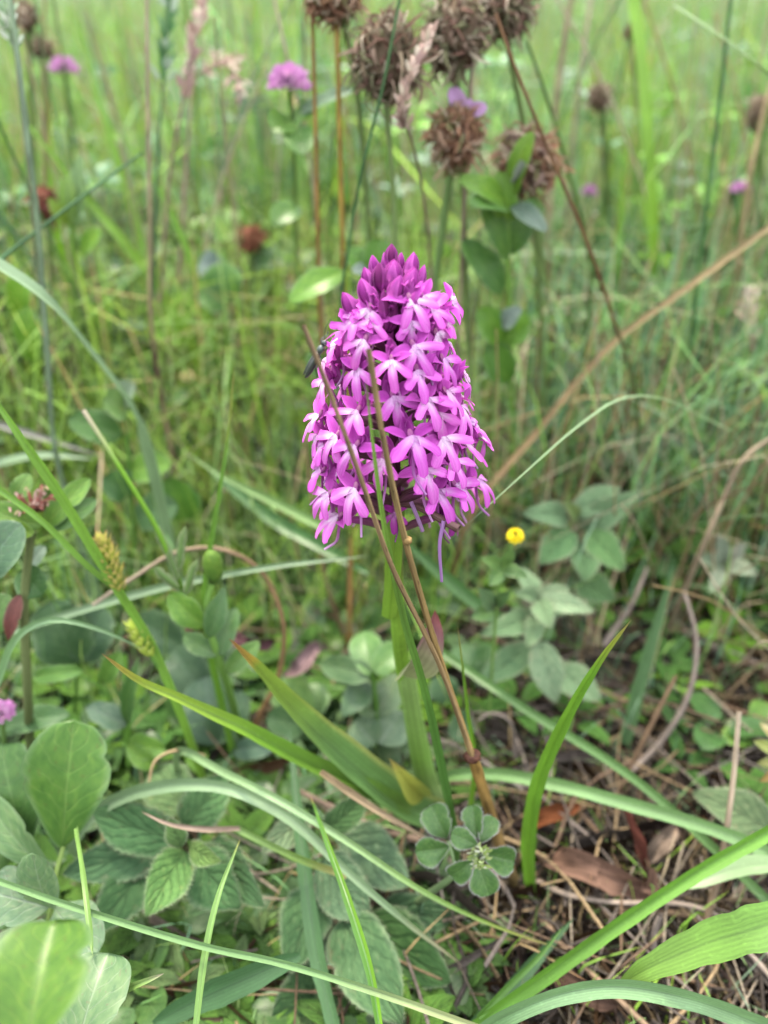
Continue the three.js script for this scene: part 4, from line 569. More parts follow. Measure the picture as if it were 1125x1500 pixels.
leafy('woolly_mint', 'taller grey green mint with broad oval leaves behind the star of leaves', 'mint', 'Z', G(842, 985, 0), [
  [832, 757, -0.115, 764, 752, -0.1, 46, [0.14, 0.24, 0.15]], [838, 753, -0.115, 908, 714, -0.12, 48, [0.15, 0.25, 0.16]], [852, 773, -0.115, 936, 720, -0.11, 50, [0.14, 0.24, 0.15]], [860, 778, -0.11, 914, 836, -0.095, 56, [0.11, 0.22, 0.10]], [838, 777, -0.11, 790, 826, -0.095, 58, [0.1, 0.2, 0.10]], [850, 795, -0.108, 858, 852, -0.09, 58, [0.1, 0.19, 0.1]], [846, 760, -0.115, 826, 735, -0.105, 26, [0.2, 0.3, 0.12]], [846, 850, -0.112, 900, 880, -0.1, 60, [0.08, 0.16, 0.08]], [840, 870, -0.112, 790, 900, -0.1, 50, [0.08, 0.16, 0.08]],
], [{ p: [[842, 985, -0.118], [846, 880, -0.115], [846, 760, -0.113]], w: 9, c: [0.2, 0.24, 0.15] }], { ...greyHairy, wScale: 0.82, cScale: 1.3 });
leafy('woolly_plant', 'whitish woolly leaves beside the bowed grey stalk at the right edge', 'plant', 'Z', G(1060, 960, 0), [
  [1060, 830, -0.12, 1040, 868, -0.1, 30, [0.3, 0.37, 0.32]], [1062, 828, -0.12, 1110, 842, -0.105, 28, [0.3, 0.38, 0.33]], [1058, 826, -0.12, 1050, 782, -0.12, 26, [0.28, 0.36, 0.32]], [1064, 826, -0.12, 1092, 795, -0.12, 22, [0.32, 0.37, 0.36]], [1056, 828, -0.12, 1016, 815, -0.11, 24, [0.24, 0.33, 0.26]],
], [{ p: [[1062, 965, -0.125], [1060, 830, -0.12]], w: 7, c: [0.22, 0.26, 0.2] }], greyHairy);
leafy('hairy_leaf_plant', 'single oval dusty grey green leaf near the right edge beside the upright straw', 'plant', 'G', G(1130, 1230, 0), [[1135, 1222, 0.02, 1014, 1160, 0.03, 66, [0.13, 0.2, 0.12], { nrm: lit }], [1130, 1236, 0.016, 1180, 1300, 0.02, 60, [0.13, 0.2, 0.12]]], [{ p: [[1132, 1240, 0], [1134, 1224, 0.02]], w: 8 }], greyHairy);
leafy('cut_leaf_plant', 'yellow green cut leaf with red tips at the right edge', 'plant', 'G', G(1150, 1150, 0), [[1150, 1105, 0.05, 1104, 1085, 0.05, 20, [0.3, 0.36, 0.09]], [1150, 1115, 0.05, 1108, 1118, 0.048, 18, [0.3, 0.32, 0.1]], [1150, 1100, 0.05, 1112, 1058, 0.052, 18, [0.34, 0.3, 0.12]], [1150, 1120, 0.05, 1112, 1145, 0.046, 18, [0.42, 0.28, 0.08]]], [{ p: [[1160, 1160, 0], [1150, 1110, 0.05]], w: 7 }]);

// left: clover with a spent flower
{
  const t = leafy('clover_plant', 'clover with a spent flower cupped in bright green leaves at the left edge', 'clover', 'T', G(46, 1130, 0), [
    [66, 772, 0.245, 132, 700, 0.245, 34, [0.2, 0.4, 0.06], { shape: 'ellip', nrm: up }], [74, 775, 0.247, 142, 731, 0.248, 30, [0.16, 0.33, 0.1], { shape: 'ellip', nrm: up }], [22, 732, 0.25, 44, 694, 0.25, 30, [0.2, 0.38, 0.08], { shape: 'ellip', nrm: up }], [60, 770, 0.24, -22, 742, 0.238, 44, [0.22, 0.42, 0.08], { shape: 'ellip', nrm: up }], [50, 782, 0.238, -5, 768, 0.238, 30, [0.24, 0.45, 0.04], { shape: 'ellip' }],
    [-25, 850, 0.235, 30, 766, 0.235, 76, [0.09, 0.19, 0.10], { shape: 'round' }], [34, 832, 0.25, 62, 872, 0.25, 52, [0.1, 0.24, 0.07], { shape: 'round' }], [40, 830, 0.256, 66, 800, 0.258, 24, [0.25, 0.36, 0.27]], [10, 870, 0.25, -10, 925, 0.25, 50, [0.12, 0.26, 0.06], { shape: 'round' }],
    [30, 870, 0.247, 12, 940, 0.248, 26, [0.2, 0.06, 0.05], { shape: 'lance' }],
  ], [{ p: [[46, 1130, 0.3], [40, 1000, 0.262], [36, 880, 0.25], [46, 782, 0.243]], w: 14, c: [0.16, 0.2, 0.08] }], { shape: 'ellip' });
  const g = [], c = T(47, 742, 0.243), k = pxm(c); for (let i = 0; i < 60; i++) { const a = R() * 6.28, d = V3(Math.cos(a) * rr(0.2, 0.9), rr(0.4, 1.1), Math.sin(a) * rr(0.2, 0.9)).normalize(), q = c.clone().add(V3(Math.cos(a) * 14 * k * R(), -8 * k, Math.sin(a) * 14 * k * R())), e = q.clone().addScaledVector(d, rr(20, 36) * k); g.push(ribbon([q, q.clone().lerp(e, 0.6).add(V3(0, 3 * k, 0)), e, e.clone().add(V3(rr(-6, 6) * k, -5 * k, rr(-3, 6) * k))], (s) => 7 * k * (1 - 0.6 * s), { n: 6, m: 2, fold: 0.8, col: flat(pick([[0.42, 0.34, 0.2], [0.3, 0.12, 0.1], [0.22, 0.08, 0.06], [0.45, 0.3, 0.26]])) })); }
  part(t, 'flower_head', merge(g), M.fluff, 'withered brown and cream flower head');
}
leafy('round_clover', 'dark round clover leaf on the left under the hooped blade', 'clover', 'T', G(100, 1060, 0), [[112, 972, 0.31, 72, 880, 0.305, 86, [0.075, 0.17, 0.06], { shape: 'round', nrm: lit }], [118, 968, 0.31, 150, 890, 0.31, 70, [0.06, 0.14, 0.06], { shape: 'round' }]], [{ p: [[108, 1060, 0.345], [114, 970, 0.31]], w: 6 }]);
leafy('narrow_leaf_plant', 'seedling with long narrow bright leaves below the dark round clover leaf', 'plant', 'T', G(110, 1085, 0), [[50, 992, 0.29, 122, 982, 0.285, 26, [0.13, 0.3, 0.05], { shape: 'ellip' }], [-5, 1072, 0.28, 102, 1046, 0.275, 40, [0.1, 0.22, 0.08], { shape: 'ellip', nrm: lit }], [186, 1062, 0.29, 126, 1036, 0.285, 38, [0.17, 0.28, 0.19], { shape: 'ellip', nrm: lit }], [186, 1060, 0.29, 205, 960, 0.28, 26, [0.1, 0.24, 0.05], { shape: 'lance' }], [188, 1090, 0.29, 245, 1098, 0.288, 40, [0.18, 0.38, 0.05], { shape: 'ovate' }], [186, 1090, 0.29, 230, 1125, 0.286, 30, [0.16, 0.34, 0.04]], [150, 1000, 0.29, 178, 955, 0.285, 30, [0.15, 0.33, 0.05]]], [{ p: [[190, 1120, 0.3], [187, 1060, 0.292], [183, 960, 0.282]], w: 10, c: [0.15, 0.33, 0.05] }, { p: [[190, 1100, 0.3], [150, 1010, 0.292], [110, 985, 0.288]], w: 5 }], { shape: 'ellip' });
leafy('dock_seedling', 'dull blue green round leaves above the long narrow basal leaf tip', 'plant', 'G', G(300, 1100, 0), [[318, 1092, 0.012, 300, 990, 0.03, 84, [0.085, 0.17, 0.10], { shape: 'round' }], [320, 1085, 0.014, 352, 1010, 0.03, 60, [0.09, 0.18, 0.09], { shape: 'round' }], [300, 1020, 0.02, 255, 950, 0.03, 70, [0.07, 0.15, 0.07], { shape: 'round' }], [270, 950, 0.03, 200, 905, 0.035, 60, [0.06, 0.14, 0.055], { shape: 'round' }], [340, 1100, 0.014, 405, 1090, 0.02, 34, [0.13, 0.24, 0.16], { shape: 'ellip' }]], [], { shape: 'round' });
{
  const t = leafy('podded_seedling', 'leafy green seedling with an upright oval pod beside the brome grass', 'plant', 'T', G(350, 1075, 0), [[300, 918, 0.262, 248, 868, 0.26, 44, [0.18, 0.38, 0.05], { shape: 'ellip', nrm: up }], [306, 935, 0.263, 330, 856, 0.262, 32, [0.12, 0.26, 0.08], { shape: 'lance' }], [322, 960, 0.266, 345, 890, 0.268, 30, [0.13, 0.27, 0.09], { shape: 'ellip' }], [330, 985, 0.27, 380, 940, 0.27, 30, [0.16, 0.32, 0.07], { shape: 'ellip' }], [318, 960, 0.266, 268, 930, 0.27, 30, [0.1, 0.22, 0.06], { shape: 'ellip' }]], [{ p: [[352, 1078, 0.32], [338, 1020, 0.285], [316, 950, 0.266], [302, 895, 0.262], [310, 855, 0.26]], w: 12, c: [0.15, 0.29, 0.06] }], { shape: 'ellip' });
  const c = T(312, 830, 0.258), k = pxm(c); part(t, 'pod', ball(c, 15 * k, 30 * k, 13 * k, (v) => mixc([0.16, 0.33, 0.06], [0.25, 0.46, 0.06], v.y * 0.5 + 0.5), 0.06), M.leaf, 'plump green pod');
  const b = T(277, 920, 0.28), kb = pxm(b); part(t, 'bud', ball(b, 7 * kb, 10 * kb, 7 * kb, (v) => mixc([0.4, 0.38, 0.16], [0.55, 0.2, 0.25], v.y * 0.5 + 0.5), 0.1, null, 8), M.leaf, 'small cream and pink bud');
}
leafy('shade_plant', 'pale leafy plant standing in the shade behind the orchid stem', 'plant', 'G', G(560, 1115, 0), [[545, 990, 0.05, 532, 925, 0.055, 48, [0.14, 0.3, 0.08], { shape: 'round' }], [548, 985, 0.052, 590, 945, 0.055, 42, [0.15, 0.31, 0.08], { shape: 'round' }], [545, 988, 0.05, 468, 972, 0.045, 42, [0.13, 0.24, 0.1]], [556, 1045, 0.03, 580, 985, 0.04, 46, [0.21, 0.32, 0.17]], [548, 1050, 0.03, 522, 990, 0.035, 44, [0.18, 0.3, 0.13]], [550, 1090, 0.02, 520, 1055, 0.024, 60, [0.19, 0.31, 0.17], { shape: 'round' }], [556, 1090, 0.02, 590, 1040, 0.026, 60, [0.2, 0.31, 0.18]], [550, 1110, 0.01, 510, 1120, 0.014, 60, [0.14, 0.26, 0.12]], [540, 1000, 0.04, 500, 1050, 0.036, 40, [0.11, 0.21, 0.1]], [560, 1110, 0.01, 600, 1085, 0.018, 50, [0.16, 0.27, 0.12]]], [{ p: [[556, 1120, 0], [552, 1050, 0.028], [546, 985, 0.052]], w: 8 }]);
leafy('round_clover', 'light green scalloped leaf left of the pale leafy plant', 'clover', 'G', G(440, 1070, 0), [[452, 1058, 0.016, 412, 988, 0.028, 66, [0.17, 0.33, 0.09], { shape: 'round' }], [455, 1055, 0.016, 465, 1000, 0.024, 50, [0.18, 0.33, 0.12], { shape: 'round' }], [448, 1062, 0.014, 390, 1050, 0.022, 50, [0.13, 0.26, 0.1], { shape: 'round' }]], [{ p: [[455, 1075, 0], [452, 1056, 0.016]], w: 5 }]);
leafy('round_clover', 'green clover leaflets right of the orchid stem behind the forked stalk', 'clover', 'G', G(690, 1030, 0), [[690, 985, 0.03, 672, 945, 0.034, 38, [0.13, 0.27, 0.09], { shape: 'round' }], [692, 985, 0.03, 720, 945, 0.034, 38, [0.13, 0.28, 0.09], { shape: 'round' }], [692, 990, 0.03, 732, 985, 0.03, 38, [0.11, 0.24, 0.08], { shape: 'round' }], [660, 1030, 0.018, 640, 990, 0.026, 44, [0.07, 0.17, 0.06], { shape: 'round' }], [690, 1050, 0.014, 660, 1080, 0.016, 44, [0.08, 0.17, 0.07], { shape: 'round' }]], [{ p: [[695, 1035, 0], [691, 987, 0.03]], w: 5 }]);

// yellow trefoil flowers
function trefoil(label, c, rpx, mode, leaves, stem, tint = [0.78, 0.62, 0.02]) {
  const t = leafy('yellow_trefoil', label, 'yellow flower', mode, MODE[mode](...stem[0]), leaves, [{ p: stem, w: 5, c: [0.18, 0.32, 0.08] }]), g = [], k = pxm(c);
  for (let i = 0; i < 42; i++) { const y = 1 - 1.5 * i / 42, a = i * 2.4, r = Math.sqrt(Math.max(0, 1 - y * y)), o = V3(Math.cos(a) * r, y, Math.sin(a) * r), q = c.clone().addScaledVector(o, rpx * k * 0.45); g.push(leafGeo(q, q.clone().addScaledVector(o, rpx * k * 0.5).add(V3(0, -rpx * k * 0.2, 0)), rpx * k * 0.55, { n: 5, m: 3, nrm: V3(0, 1, 0.2), cup: 0.4, col: flat(mul(tint, rr(0.75, 1.1))) })); }
  part(t, 'flower', merge(g), M.fluff);
}
trefoil('small yellow trefoil flower on a leafy stem right of the flower head', Z(755, 784, -0.05), 14, 'Z', [[736, 830, -0.05, 704, 818, -0.045, 22, [0.17, 0.33, 0.08]], [738, 828, -0.05, 750, 800, -0.05, 20, [0.18, 0.35, 0.09]], [738, 832, -0.05, 772, 846, -0.045, 22, [0.16, 0.31, 0.09]], [736, 835, -0.05, 716, 858, -0.045, 22, [0.14, 0.29, 0.08]], [722, 890, -0.05, 700, 862, -0.045, 28, [0.16, 0.29, 0.13]], [722, 895, -0.05, 690, 905, -0.045, 26, [0.13, 0.26, 0.08]], [726, 885, -0.05, 748, 866, -0.045, 22, [0.14, 0.27, 0.09]]], [[716, 1050, -0.052], [728, 890, -0.05], [738, 830, -0.05], [755, 788, -0.05]]);
trefoil('yellow trefoil flower blurred among the grass at upper right', T(940, 411, 0.55), 12, 'T', [[945, 450, 0.55, 905, 440, 0.55, 26, [0.16, 0.33, 0.07]], [945, 452, 0.55, 985, 446, 0.55, 26, [0.16, 0.31, 0.12]]], [[952, 620, 0.62], [945, 450, 0.55], [940, 414, 0.55]]);
trefoil('tiny yellow trefoil flower below the other blurred one at upper right', T(1020, 424, 0.6), 8, 'T', [], [[1024, 620, 0.65], [1020, 426, 0.6]]);
trefoil('cream tan spent trefoil flower blurred left of the orchid near the leaning blade', T(275, 551, 0.42), 11, 'T', [[275, 575, 0.42, 250, 590, 0.42, 24, [0.14, 0.29, 0.07]]], [[278, 700, 0.46], [275, 555, 0.42]], [0.5, 0.4, 0.2]);
trefoil('tiny yellow trefoil flower at the left edge under the glaucous arching blade', T(16, 386, 0.5), 8, 'T', [], [[18, 560, 0.6], [16, 388, 0.5]]);

// ---------------------------------------------------------------- behind the orchid: seed heads, tall stalks, blurred blades and leaves
function whorl(label, c, rx0, ry0, tilt, stemPts, cols, o = {}) {
  const rx = rx0 * 0.9, ry = ry0 * 0.92;   // a spent flower head: a crowd of dry curled calyces on a hairy core
  const a = stemPts.map((p) => p.clone()), t = thing(o.name ?? 'dried_flower_head', label, o.cat ?? 'dried flower', a[0], o.group), k = pxm(c), g = [], q = new THREE.Quaternion().setFromEuler(new THREE.Euler(0, 0, tilt));
  part(t, 'stem', tube([...a, c], () => (o.stemW ?? 9) * k * 0.5, { n: 24, k: 7, rough: 0.1, col: o.stemCol ?? flat([0.17, 0.25, 0.09]) }), M.stem);
  part(t, 'core', ball(c, rx * 0.8 * k, ry * 0.84 * k, rx * 0.8 * k, flat(cols[0]), 0.35, q), M.fluff);
  const n = o.n ?? 340;
  for (let i = 0; i < n; i++) {
    const y = 1 - 2 * (i + 0.5) / n, r = Math.sqrt(1 - y * y), an = i * 2.39996 + rr(-0.3, 0.3), d = V3(Math.cos(an) * r, y, Math.sin(an) * r), b = V3(d.x * rx, d.y * ry, d.z * rx).multiplyScalar(0.72 * k).applyQuaternion(q).add(c), dir = d.clone().applyQuaternion(q).add(V3(rr(-0.8, 0.8), 0.3 + rr(-0.9, 0.7), rr(-0.8, 0.8))).normalize(), L = rx * k * rr(0.22, 0.5), curl = V3(rr(-1, 1), rr(-1.2, 0.7), rr(-1, 1)).multiplyScalar(L * 0.8), col = pick(cols), W = (o.W ?? 8) * k * rr(0.5, 1.3);
    g.push(ribbon([b, b.clone().addScaledVector(dir, L * 0.5), b.clone().addScaledVector(dir, L).addScaledVector(curl, 0.6), b.clone().addScaledVector(dir, L * 0.9).addScaledVector(curl, 1.5)], (s) => W * (1 - 0.75 * s), { n: 6, m: 2, fold: 1.1, col: flat(col) }));
  }
  part(t, 'calyx', merge(g), M.fluff, null, 'stuff');
  return t;
}
const spent = [[0.19, 0.14, 0.095], [0.22, 0.125, 0.095], [0.23, 0.185, 0.13], [0.32, 0.23, 0.175], [0.14, 0.085, 0.065], [0.46, 0.39, 0.3], [0.2, 0.2, 0.11], [0.17, 0.17, 0.1]];
const russet = [[0.28, 0.15, 0.1], [0.34, 0.19, 0.12], [0.24, 0.14, 0.08], [0.22, 0.21, 0.1], [0.4, 0.27, 0.19], [0.46, 0.38, 0.28]];
const S = (...a) => a.map(([x, y, t]) => T(x, y, t));
whorl('large brown dried flower head above the tip of the orchid, left of two others', T(567, 88, 0.275), 56, 66, 0.1, S([600, 640, 0.36], [582, 420, 0.315], [574, 250, 0.292], [566, 150, 0.28]), spent);
whorl('big dark brown dried flower head at the top edge, right of the largest one', T(667, 52, 0.29), 52, 56, -0.1, S([690, 600, 0.37], [680, 330, 0.33], [672, 150, 0.3]), spent);
whorl('brown dried flower head cut by the top edge beside the dark stalk', T(738, 12, 0.3), 46, 40, 0, S([800, 420, 0.38], [770, 200, 0.335], [745, 70, 0.31]), spent);
whorl('brown dried flower head half out of the top edge behind the straw stalks', T(488, -8, 0.285), 44, 40, 0, S([545, 420, 0.36], [525, 150, 0.31], [505, 40, 0.29]), russet);
{
  const t = whorl('russet dried flower head still carrying one lilac flower', T(668, 198, 0.3), 42, 48, 0.05, S([620, 640, 0.38], [636, 430, 0.345], [658, 265, 0.312]), russet, { stemW: 13, stemCol: flat([0.2, 0.33, 0.12]) });
  const c = T(680, 165, 0.298), k = pxm(c), g = []; for (const [x, y, z, L, W] of [[-0.6, 0.9, 0.1, 40, 22], [1, 0.25, 0.1, 34, 18], [0.3, -0.3, 0.8, 22, 24], [0.5, 0.8, -0.2, 20, 14]]) { const d = V3(x, y, z).normalize(); g.push(leafGeo(c, c.clone().addScaledVector(d, L * k), W * k, { shape: 'petal', n: 8, m: 5, stalk: 3 * k, nrm: V3(0, 0.3, 1), col: grad([0, [0.5, 0.34, 0.5]], [1, [0.56, 0.34, 0.62]]) })); }
  part(t, 'flower', merge(g), M.petal, 'lilac two lipped flower');
}
whorl('brown dried flower head behind the bright green leaf at upper right', T(772, 236, 0.32), 50, 48, -0.3, S([800, 640, 0.42], [790, 420, 0.37], [778, 290, 0.335]), [...russet, [0.34, 0.24, 0.2]]);
whorl('small dark red dried clover head at the left under the crossing bright blades', T(66, 298, 0.4), 24, 26, 0, S([80, 560, 0.5], [70, 330, 0.41]), [[0.2, 0.07, 0.05], [0.13, 0.05, 0.04], [0.28, 0.13, 0.08]], { n: 60 });
whorl('small rust brown dried clover head left of the tip of the orchid', T(368, 350, 0.42), 22, 22, 0, S([372, 600, 0.52], [369, 380, 0.43]), [[0.25, 0.1, 0.06], [0.17, 0.07, 0.04], [0.2, 0.14, 0.07]], { n: 60 });
whorl('dark dried flower head blurred at right of the dark leaning stalk', T(878, 142, 0.5), 22, 22, 0, S([900, 520, 0.68], [882, 165, 0.51]), spent, { n: 50 });
whorl('tiny dark dried head blurred near the top edge at right', T(928, 48, 0.6), 14, 14, 0, S([935, 420, 0.8], [929, 60, 0.6]), [[0.14, 0.06, 0.06], [0.2, 0.1, 0.08]], { n: 36 });
whorl('brown dried head blurred in the top left corner', T(36, 22, 0.45), 24, 22, 0, S([60, 520, 0.6], [40, 45, 0.46]), spent, { n: 50 });
whorl('dark brown dried head blurred just below the top left corner', T(60, 70, 0.5), 18, 16, 0, S([90, 520, 0.64], [62, 85, 0.5]), spent, { n: 40 });
whorl('dark dried head blurred at the right edge level with the pale stalk', T(1112, 165, 0.5), 22, 30, 0, S([1120, 560, 0.66], [1113, 190, 0.5]), spent, { n: 50 });
function cloverHead(label, c, r, stemPts, leaves) {
  const t = thing('pink_clover', label, 'clover flower', stemPts[0]), k = pxm(c), g = [];
  part(t, 'stem', tube([...stemPts, c], () => 4 * k, { n: 20, k: 6, col: flat([0.16, 0.28, 0.08]) }), M.stem);
  for (let i = 0; i < 90; i++) { const y = 1 - 1.35 * i / 90, an = i * 2.4, rad = Math.sqrt(Math.max(0, 1 - y * y)), d = V3(Math.cos(an) * rad, y * 0.8 + 0.25, Math.sin(an) * rad).normalize(), b = c.clone().addScaledVector(d, r * k * 0.35); g.push(leafGeo(b, b.clone().addScaledVector(d, r * k * rr(0.5, 0.75)), r * k * 0.24, { n: 5, m: 3, shape: 'petal', stalk: r * k * 0.03, cup: 0.5, col: grad([0, [0.6, 0.42, 0.56]], [1, pick([[0.56, 0.22, 0.52], [0.62, 0.32, 0.58], [0.48, 0.16, 0.46]])]) })); }
  part(t, 'flower', merge(g), M.petal);
  for (const [x0, y0, t0, x1, y1, t1, W, col] of leaves ?? []) { const a = T(x0, y0, t0), b = T(x1, y1, t1); part(t, 'leaf', leafGeo(a, b, W * pxm(a), { shape: 'ellip', n: 12, m: 6, nrm: V3(0, 0.7, 0.7), col: (s, u) => mul(col, 0.9 + 0.15 * Math.abs(u)) }), M.leaf); }
}
cloverHead('pink clover flower over bright leaves left of the straw stalks', T(424, 128, 0.34), 34, S([440, 520, 0.46], [432, 300, 0.39], [428, 170, 0.35]), [[430, 172, 0.345, 462, 158, 0.34, 34, [0.16, 0.36, 0.05]], [430, 176, 0.345, 398, 190, 0.34, 50, [0.14, 0.32, 0.04]], [432, 185, 0.345, 445, 228, 0.335, 44, [0.12, 0.28, 0.05]], [434, 170, 0.345, 520, 132, 0.33, 24, [0.2, 0.33, 0.2]], [436, 300, 0.39, 400, 330, 0.38, 40, [0.12, 0.28, 0.05]]]);
cloverHead('purple clover flower blurred in the upper left', T(95, 104, 0.5), 22, S([120, 520, 0.66], [98, 130, 0.51]));
cloverHead('small purple clover flower blurred at the right edge', T(1084, 280, 0.5), 15, S([1078, 600, 0.62], [1084, 300, 0.5]));
cloverHead('faint purple clover flower blurred right of the dark leaning stalk', T(863, 284, 0.55), 13, S([868, 600, 0.68], [864, 300, 0.55]));
cloverHead('pale lilac clover flower cut by the left edge', T(2, 1046, 0.27), 22, S([10, 1150, 0.3], [5, 1075, 0.275]));

// tall stalks
const SG = 'grass_stalk';
stalk('left of two brown straw stalks rising to the top edge behind the orchid', 'T', [[476, 560, 0.36], [468, 440, 0.338], [465, 320, 0.32], [462, 180, 0.305], [456, -20, 0.29]], 9, [0.36, 0.21, 0.07], { foot: 1 });
stalk('right of two golden straw stalks rising to the top edge behind the orchid', 'T', [[510, 560, 0.35], [504, 430, 0.33], [500, 290, 0.31], [496, 140, 0.295], [491, -20, 0.285]], 11, [0.42, 0.29, 0.07], { foot: 1 });
stalk('dark leaning stalk with a brown upper half right of the dried flower heads', 'T', [[935, 610, 0.35], [893, 450, 0.32], [850, 330, 0.3], [800, 212, 0.285], [757, 105, 0.275], [726, 20, 0.27]], 8, grad([0, [0.1, 0.18, 0.06]], [0.5, [0.12, 0.17, 0.06]], [0.6, [0.2, 0.11, 0.05]], [1, [0.22, 0.12, 0.06]]), { foot: 1 });
stalk('green stalk leaning behind the dark leaning stalk', 'T', [[865, 400, 0.38], [838, 270, 0.35], [800, 140, 0.33], [772, 60, 0.325]], 9, [0.15, 0.26, 0.07], { foot: 1 });
stalk('thin dark green stalk curving past the large dried flower head', 'T', [[498, 470, 0.3], [512, 350, 0.285], [530, 250, 0.272], [560, 130, 0.262], [588, -15, 0.255]], 7, [0.07, 0.17, 0.06], { foot: 1 });
stalk('pale pink stalk standing before the big dark dried flower head', 'T', [[672, 470, 0.35], [680, 300, 0.32], [690, 120, 0.295], [706, -20, 0.285]], 9, [0.42, 0.33, 0.26], { foot: 1 });
stalk('pale straw stalk leaning beside the pink clover flower', 'T', [[462, 300, 0.38], [445, 190, 0.365], [422, 90, 0.35], [400, -10, 0.345]], 8, [0.46, 0.42, 0.28], { foot: 1 });
stalk('tall pinkish tan stalk with a dark joint in the upper left', 'T', [[222, 480, 0.36], [220, 330, 0.34], [217, 180, 0.325], [215, -10, 0.315]], 10, grad([0, [0.34, 0.22, 0.16]], [0.38, [0.36, 0.27, 0.17]], [0.4, [0.15, 0.08, 0.07]], [0.48, [0.16, 0.09, 0.08]], [0.5, [0.36, 0.3, 0.16]], [1, [0.4, 0.36, 0.24]]), { foot: 1 });
stalk('pale grey green stalk near the left edge', 'T', [[82, 665, 0.33], [70, 520, 0.31], [56, 330, 0.29], [36, 160, 0.275], [14, -15, 0.27]], 10, [0.22, 0.32, 0.2], { foot: 1 });
stalk('thin dark stalk crossing the bright blades in the upper left', 'T', [[-10, 388, 0.3], [110, 296, 0.305], [208, 224, 0.31]], 6, [0.09, 0.2, 0.09]);
blade('long straw leaning from the orchid up to the right edge', 'T', [[690, 752, 0.37], [780, 640, 0.365], [895, 505, 0.355], [1005, 422, 0.345], [1150, 316, 0.335]], 9, grad([0, [0.3, 0.2, 0.1]], [0.3, [0.38, 0.25, 0.13]], [1, [0.42, 0.33, 0.17]]), { prof: 'strap', name: 'dry_stalk', cat: 'dry stalk', mat: M.straw, foot: 1 });
stalk('straw stalk rising along the right edge', 'T', [[1040, 620, 0.5], [1075, 430, 0.46], [1100, 250, 0.43], [1130, 120, 0.42]], 11, [0.42, 0.33, 0.18], { foot: 1 });
stalk('thick pale straw stalk behind the dark leaning stalk near the top', 'T', [[800, 560, 0.56], [805, 300, 0.5], [818, 120, 0.46], [838, -15, 0.44]], 14, [0.44, 0.38, 0.24], { foot: 1 });
stalk('second pale straw stalk right of the thick one near the top', 'T', [[822, 560, 0.6], [835, 260, 0.54], [850, 110, 0.51], [868, -15, 0.5]], 10, [0.44, 0.4, 0.26], { foot: 1 });
stalk('dark green rush like stalk standing tall at right', 'T', [[1005, 560, 0.4], [1025, 380, 0.37], [1048, 200, 0.35], [1072, -15, 0.335]], 9, [0.08, 0.2, 0.06], { foot: 1 });
stalk('thin brown stalk standing between the flower head and the leaning straw', 'T', [[790, 620, 0.52], [800, 480, 0.49], [806, 360, 0.46]], 11, [0.3, 0.22, 0.11], { foot: 1 });
stalk('brown upright straw below the orchid head at left', 'T', [[512, 945, 0.36], [513, 850, 0.345], [514, 790, 0.34]], 12, [0.34, 0.2, 0.07], { foot: 1 });
stalk('brown leaning straw in the shade left of the orchid stem', 'T', [[515, 960, 0.38], [480, 860, 0.36], [462, 760, 0.35], [445, 640, 0.34]], 8, [0.26, 0.18, 0.1], { foot: 1 });
// blades
blade('wide pale blue arching blade at the left edge, blurred', 'T', [[215, 655, 0.31], [190, 592, 0.295], [130, 510, 0.275], [62, 432, 0.258], [-20, 375, 0.25]], 20, [0.2, 0.33, 0.2], { prof: 'strap', mat: M.gloss, foot: 1, fold: 0.3, hint: V3(0, 1, 0.25) });
blade('long bright green blade crossing the upper left downwards to the right', 'T', [[300, 560, 0.46], [255, 460, 0.43], [190, 365, 0.41], [120, 282, 0.4], [65, 212, 0.39], [14, 150, 0.385]], 20, [0.22, 0.42, 0.05], { foot: 1 });
blade('bright green blade right of the pinkish jointed stalk', 'T', [[315, 520, 0.46], [296, 430, 0.44], [268, 350, 0.43], [228, 268, 0.42], [176, 190, 0.415]], 17, [0.2, 0.42, 0.05], { foot: 1 });
blade('short bright green blade with an orange tip in the upper left', 'T', [[78, 300, 0.44], [75, 220, 0.43], [73, 136, 0.42]], 18, tipDry([0.2, 0.42, 0.03], 0.95, [0.5, 0.3, 0.06]), { foot: 1 });
blade('yellow green blade leaning to the top edge in the upper left', 'T', [[190, 290, 0.5], [155, 180, 0.48], [128, 80, 0.47], [105, 10, 0.46]], 20, [0.24, 0.46, 0.07], { foot: 1 });
blade('left of the tall bright blades standing together at upper right', 'T', [[895, 470, 0.52], [904, 380, 0.5], [912, 280, 0.485], [916, 180, 0.475]], 16, [0.22, 0.44, 0.04], { foot: 1 });
blade('tallest bright yellow green blade running to the top edge at upper right', 'T', [[950, 560, 0.52], [958, 420, 0.49], [953, 280, 0.46], [943, 130, 0.445], [925, -20, 0.44]], 17, [0.24, 0.46, 0.05], { prof: 'strap', foot: 1 });
blade('thin bright blade leaning against the tallest bright blade', 'T', [[975, 520, 0.52], [948, 330, 0.49], [925, 220, 0.475], [905, 150, 0.47]], 13, [0.22, 0.42, 0.06], { foot: 1 });
blade('whitish shining blade bowed across the top right corner', 'T', [[1150, 130, 0.33], [1105, 92, 0.325], [1050, 50, 0.325], [985, 8, 0.33]], 9, [0.24, 0.38, 0.18], { prof: 'strap', mat: M.gloss, hint: V3(0, 1, 0.1) });
blade('broad green blade with a brown tip leaning right below the upper right grass', 'T', [[1150, 740, 0.42], [1070, 668, 0.42], [965, 595, 0.415], [885, 530, 0.41], [832, 486, 0.405]], 20, tipDry([0.15, 0.3, 0.07], 0.92), { prof: 'long' });
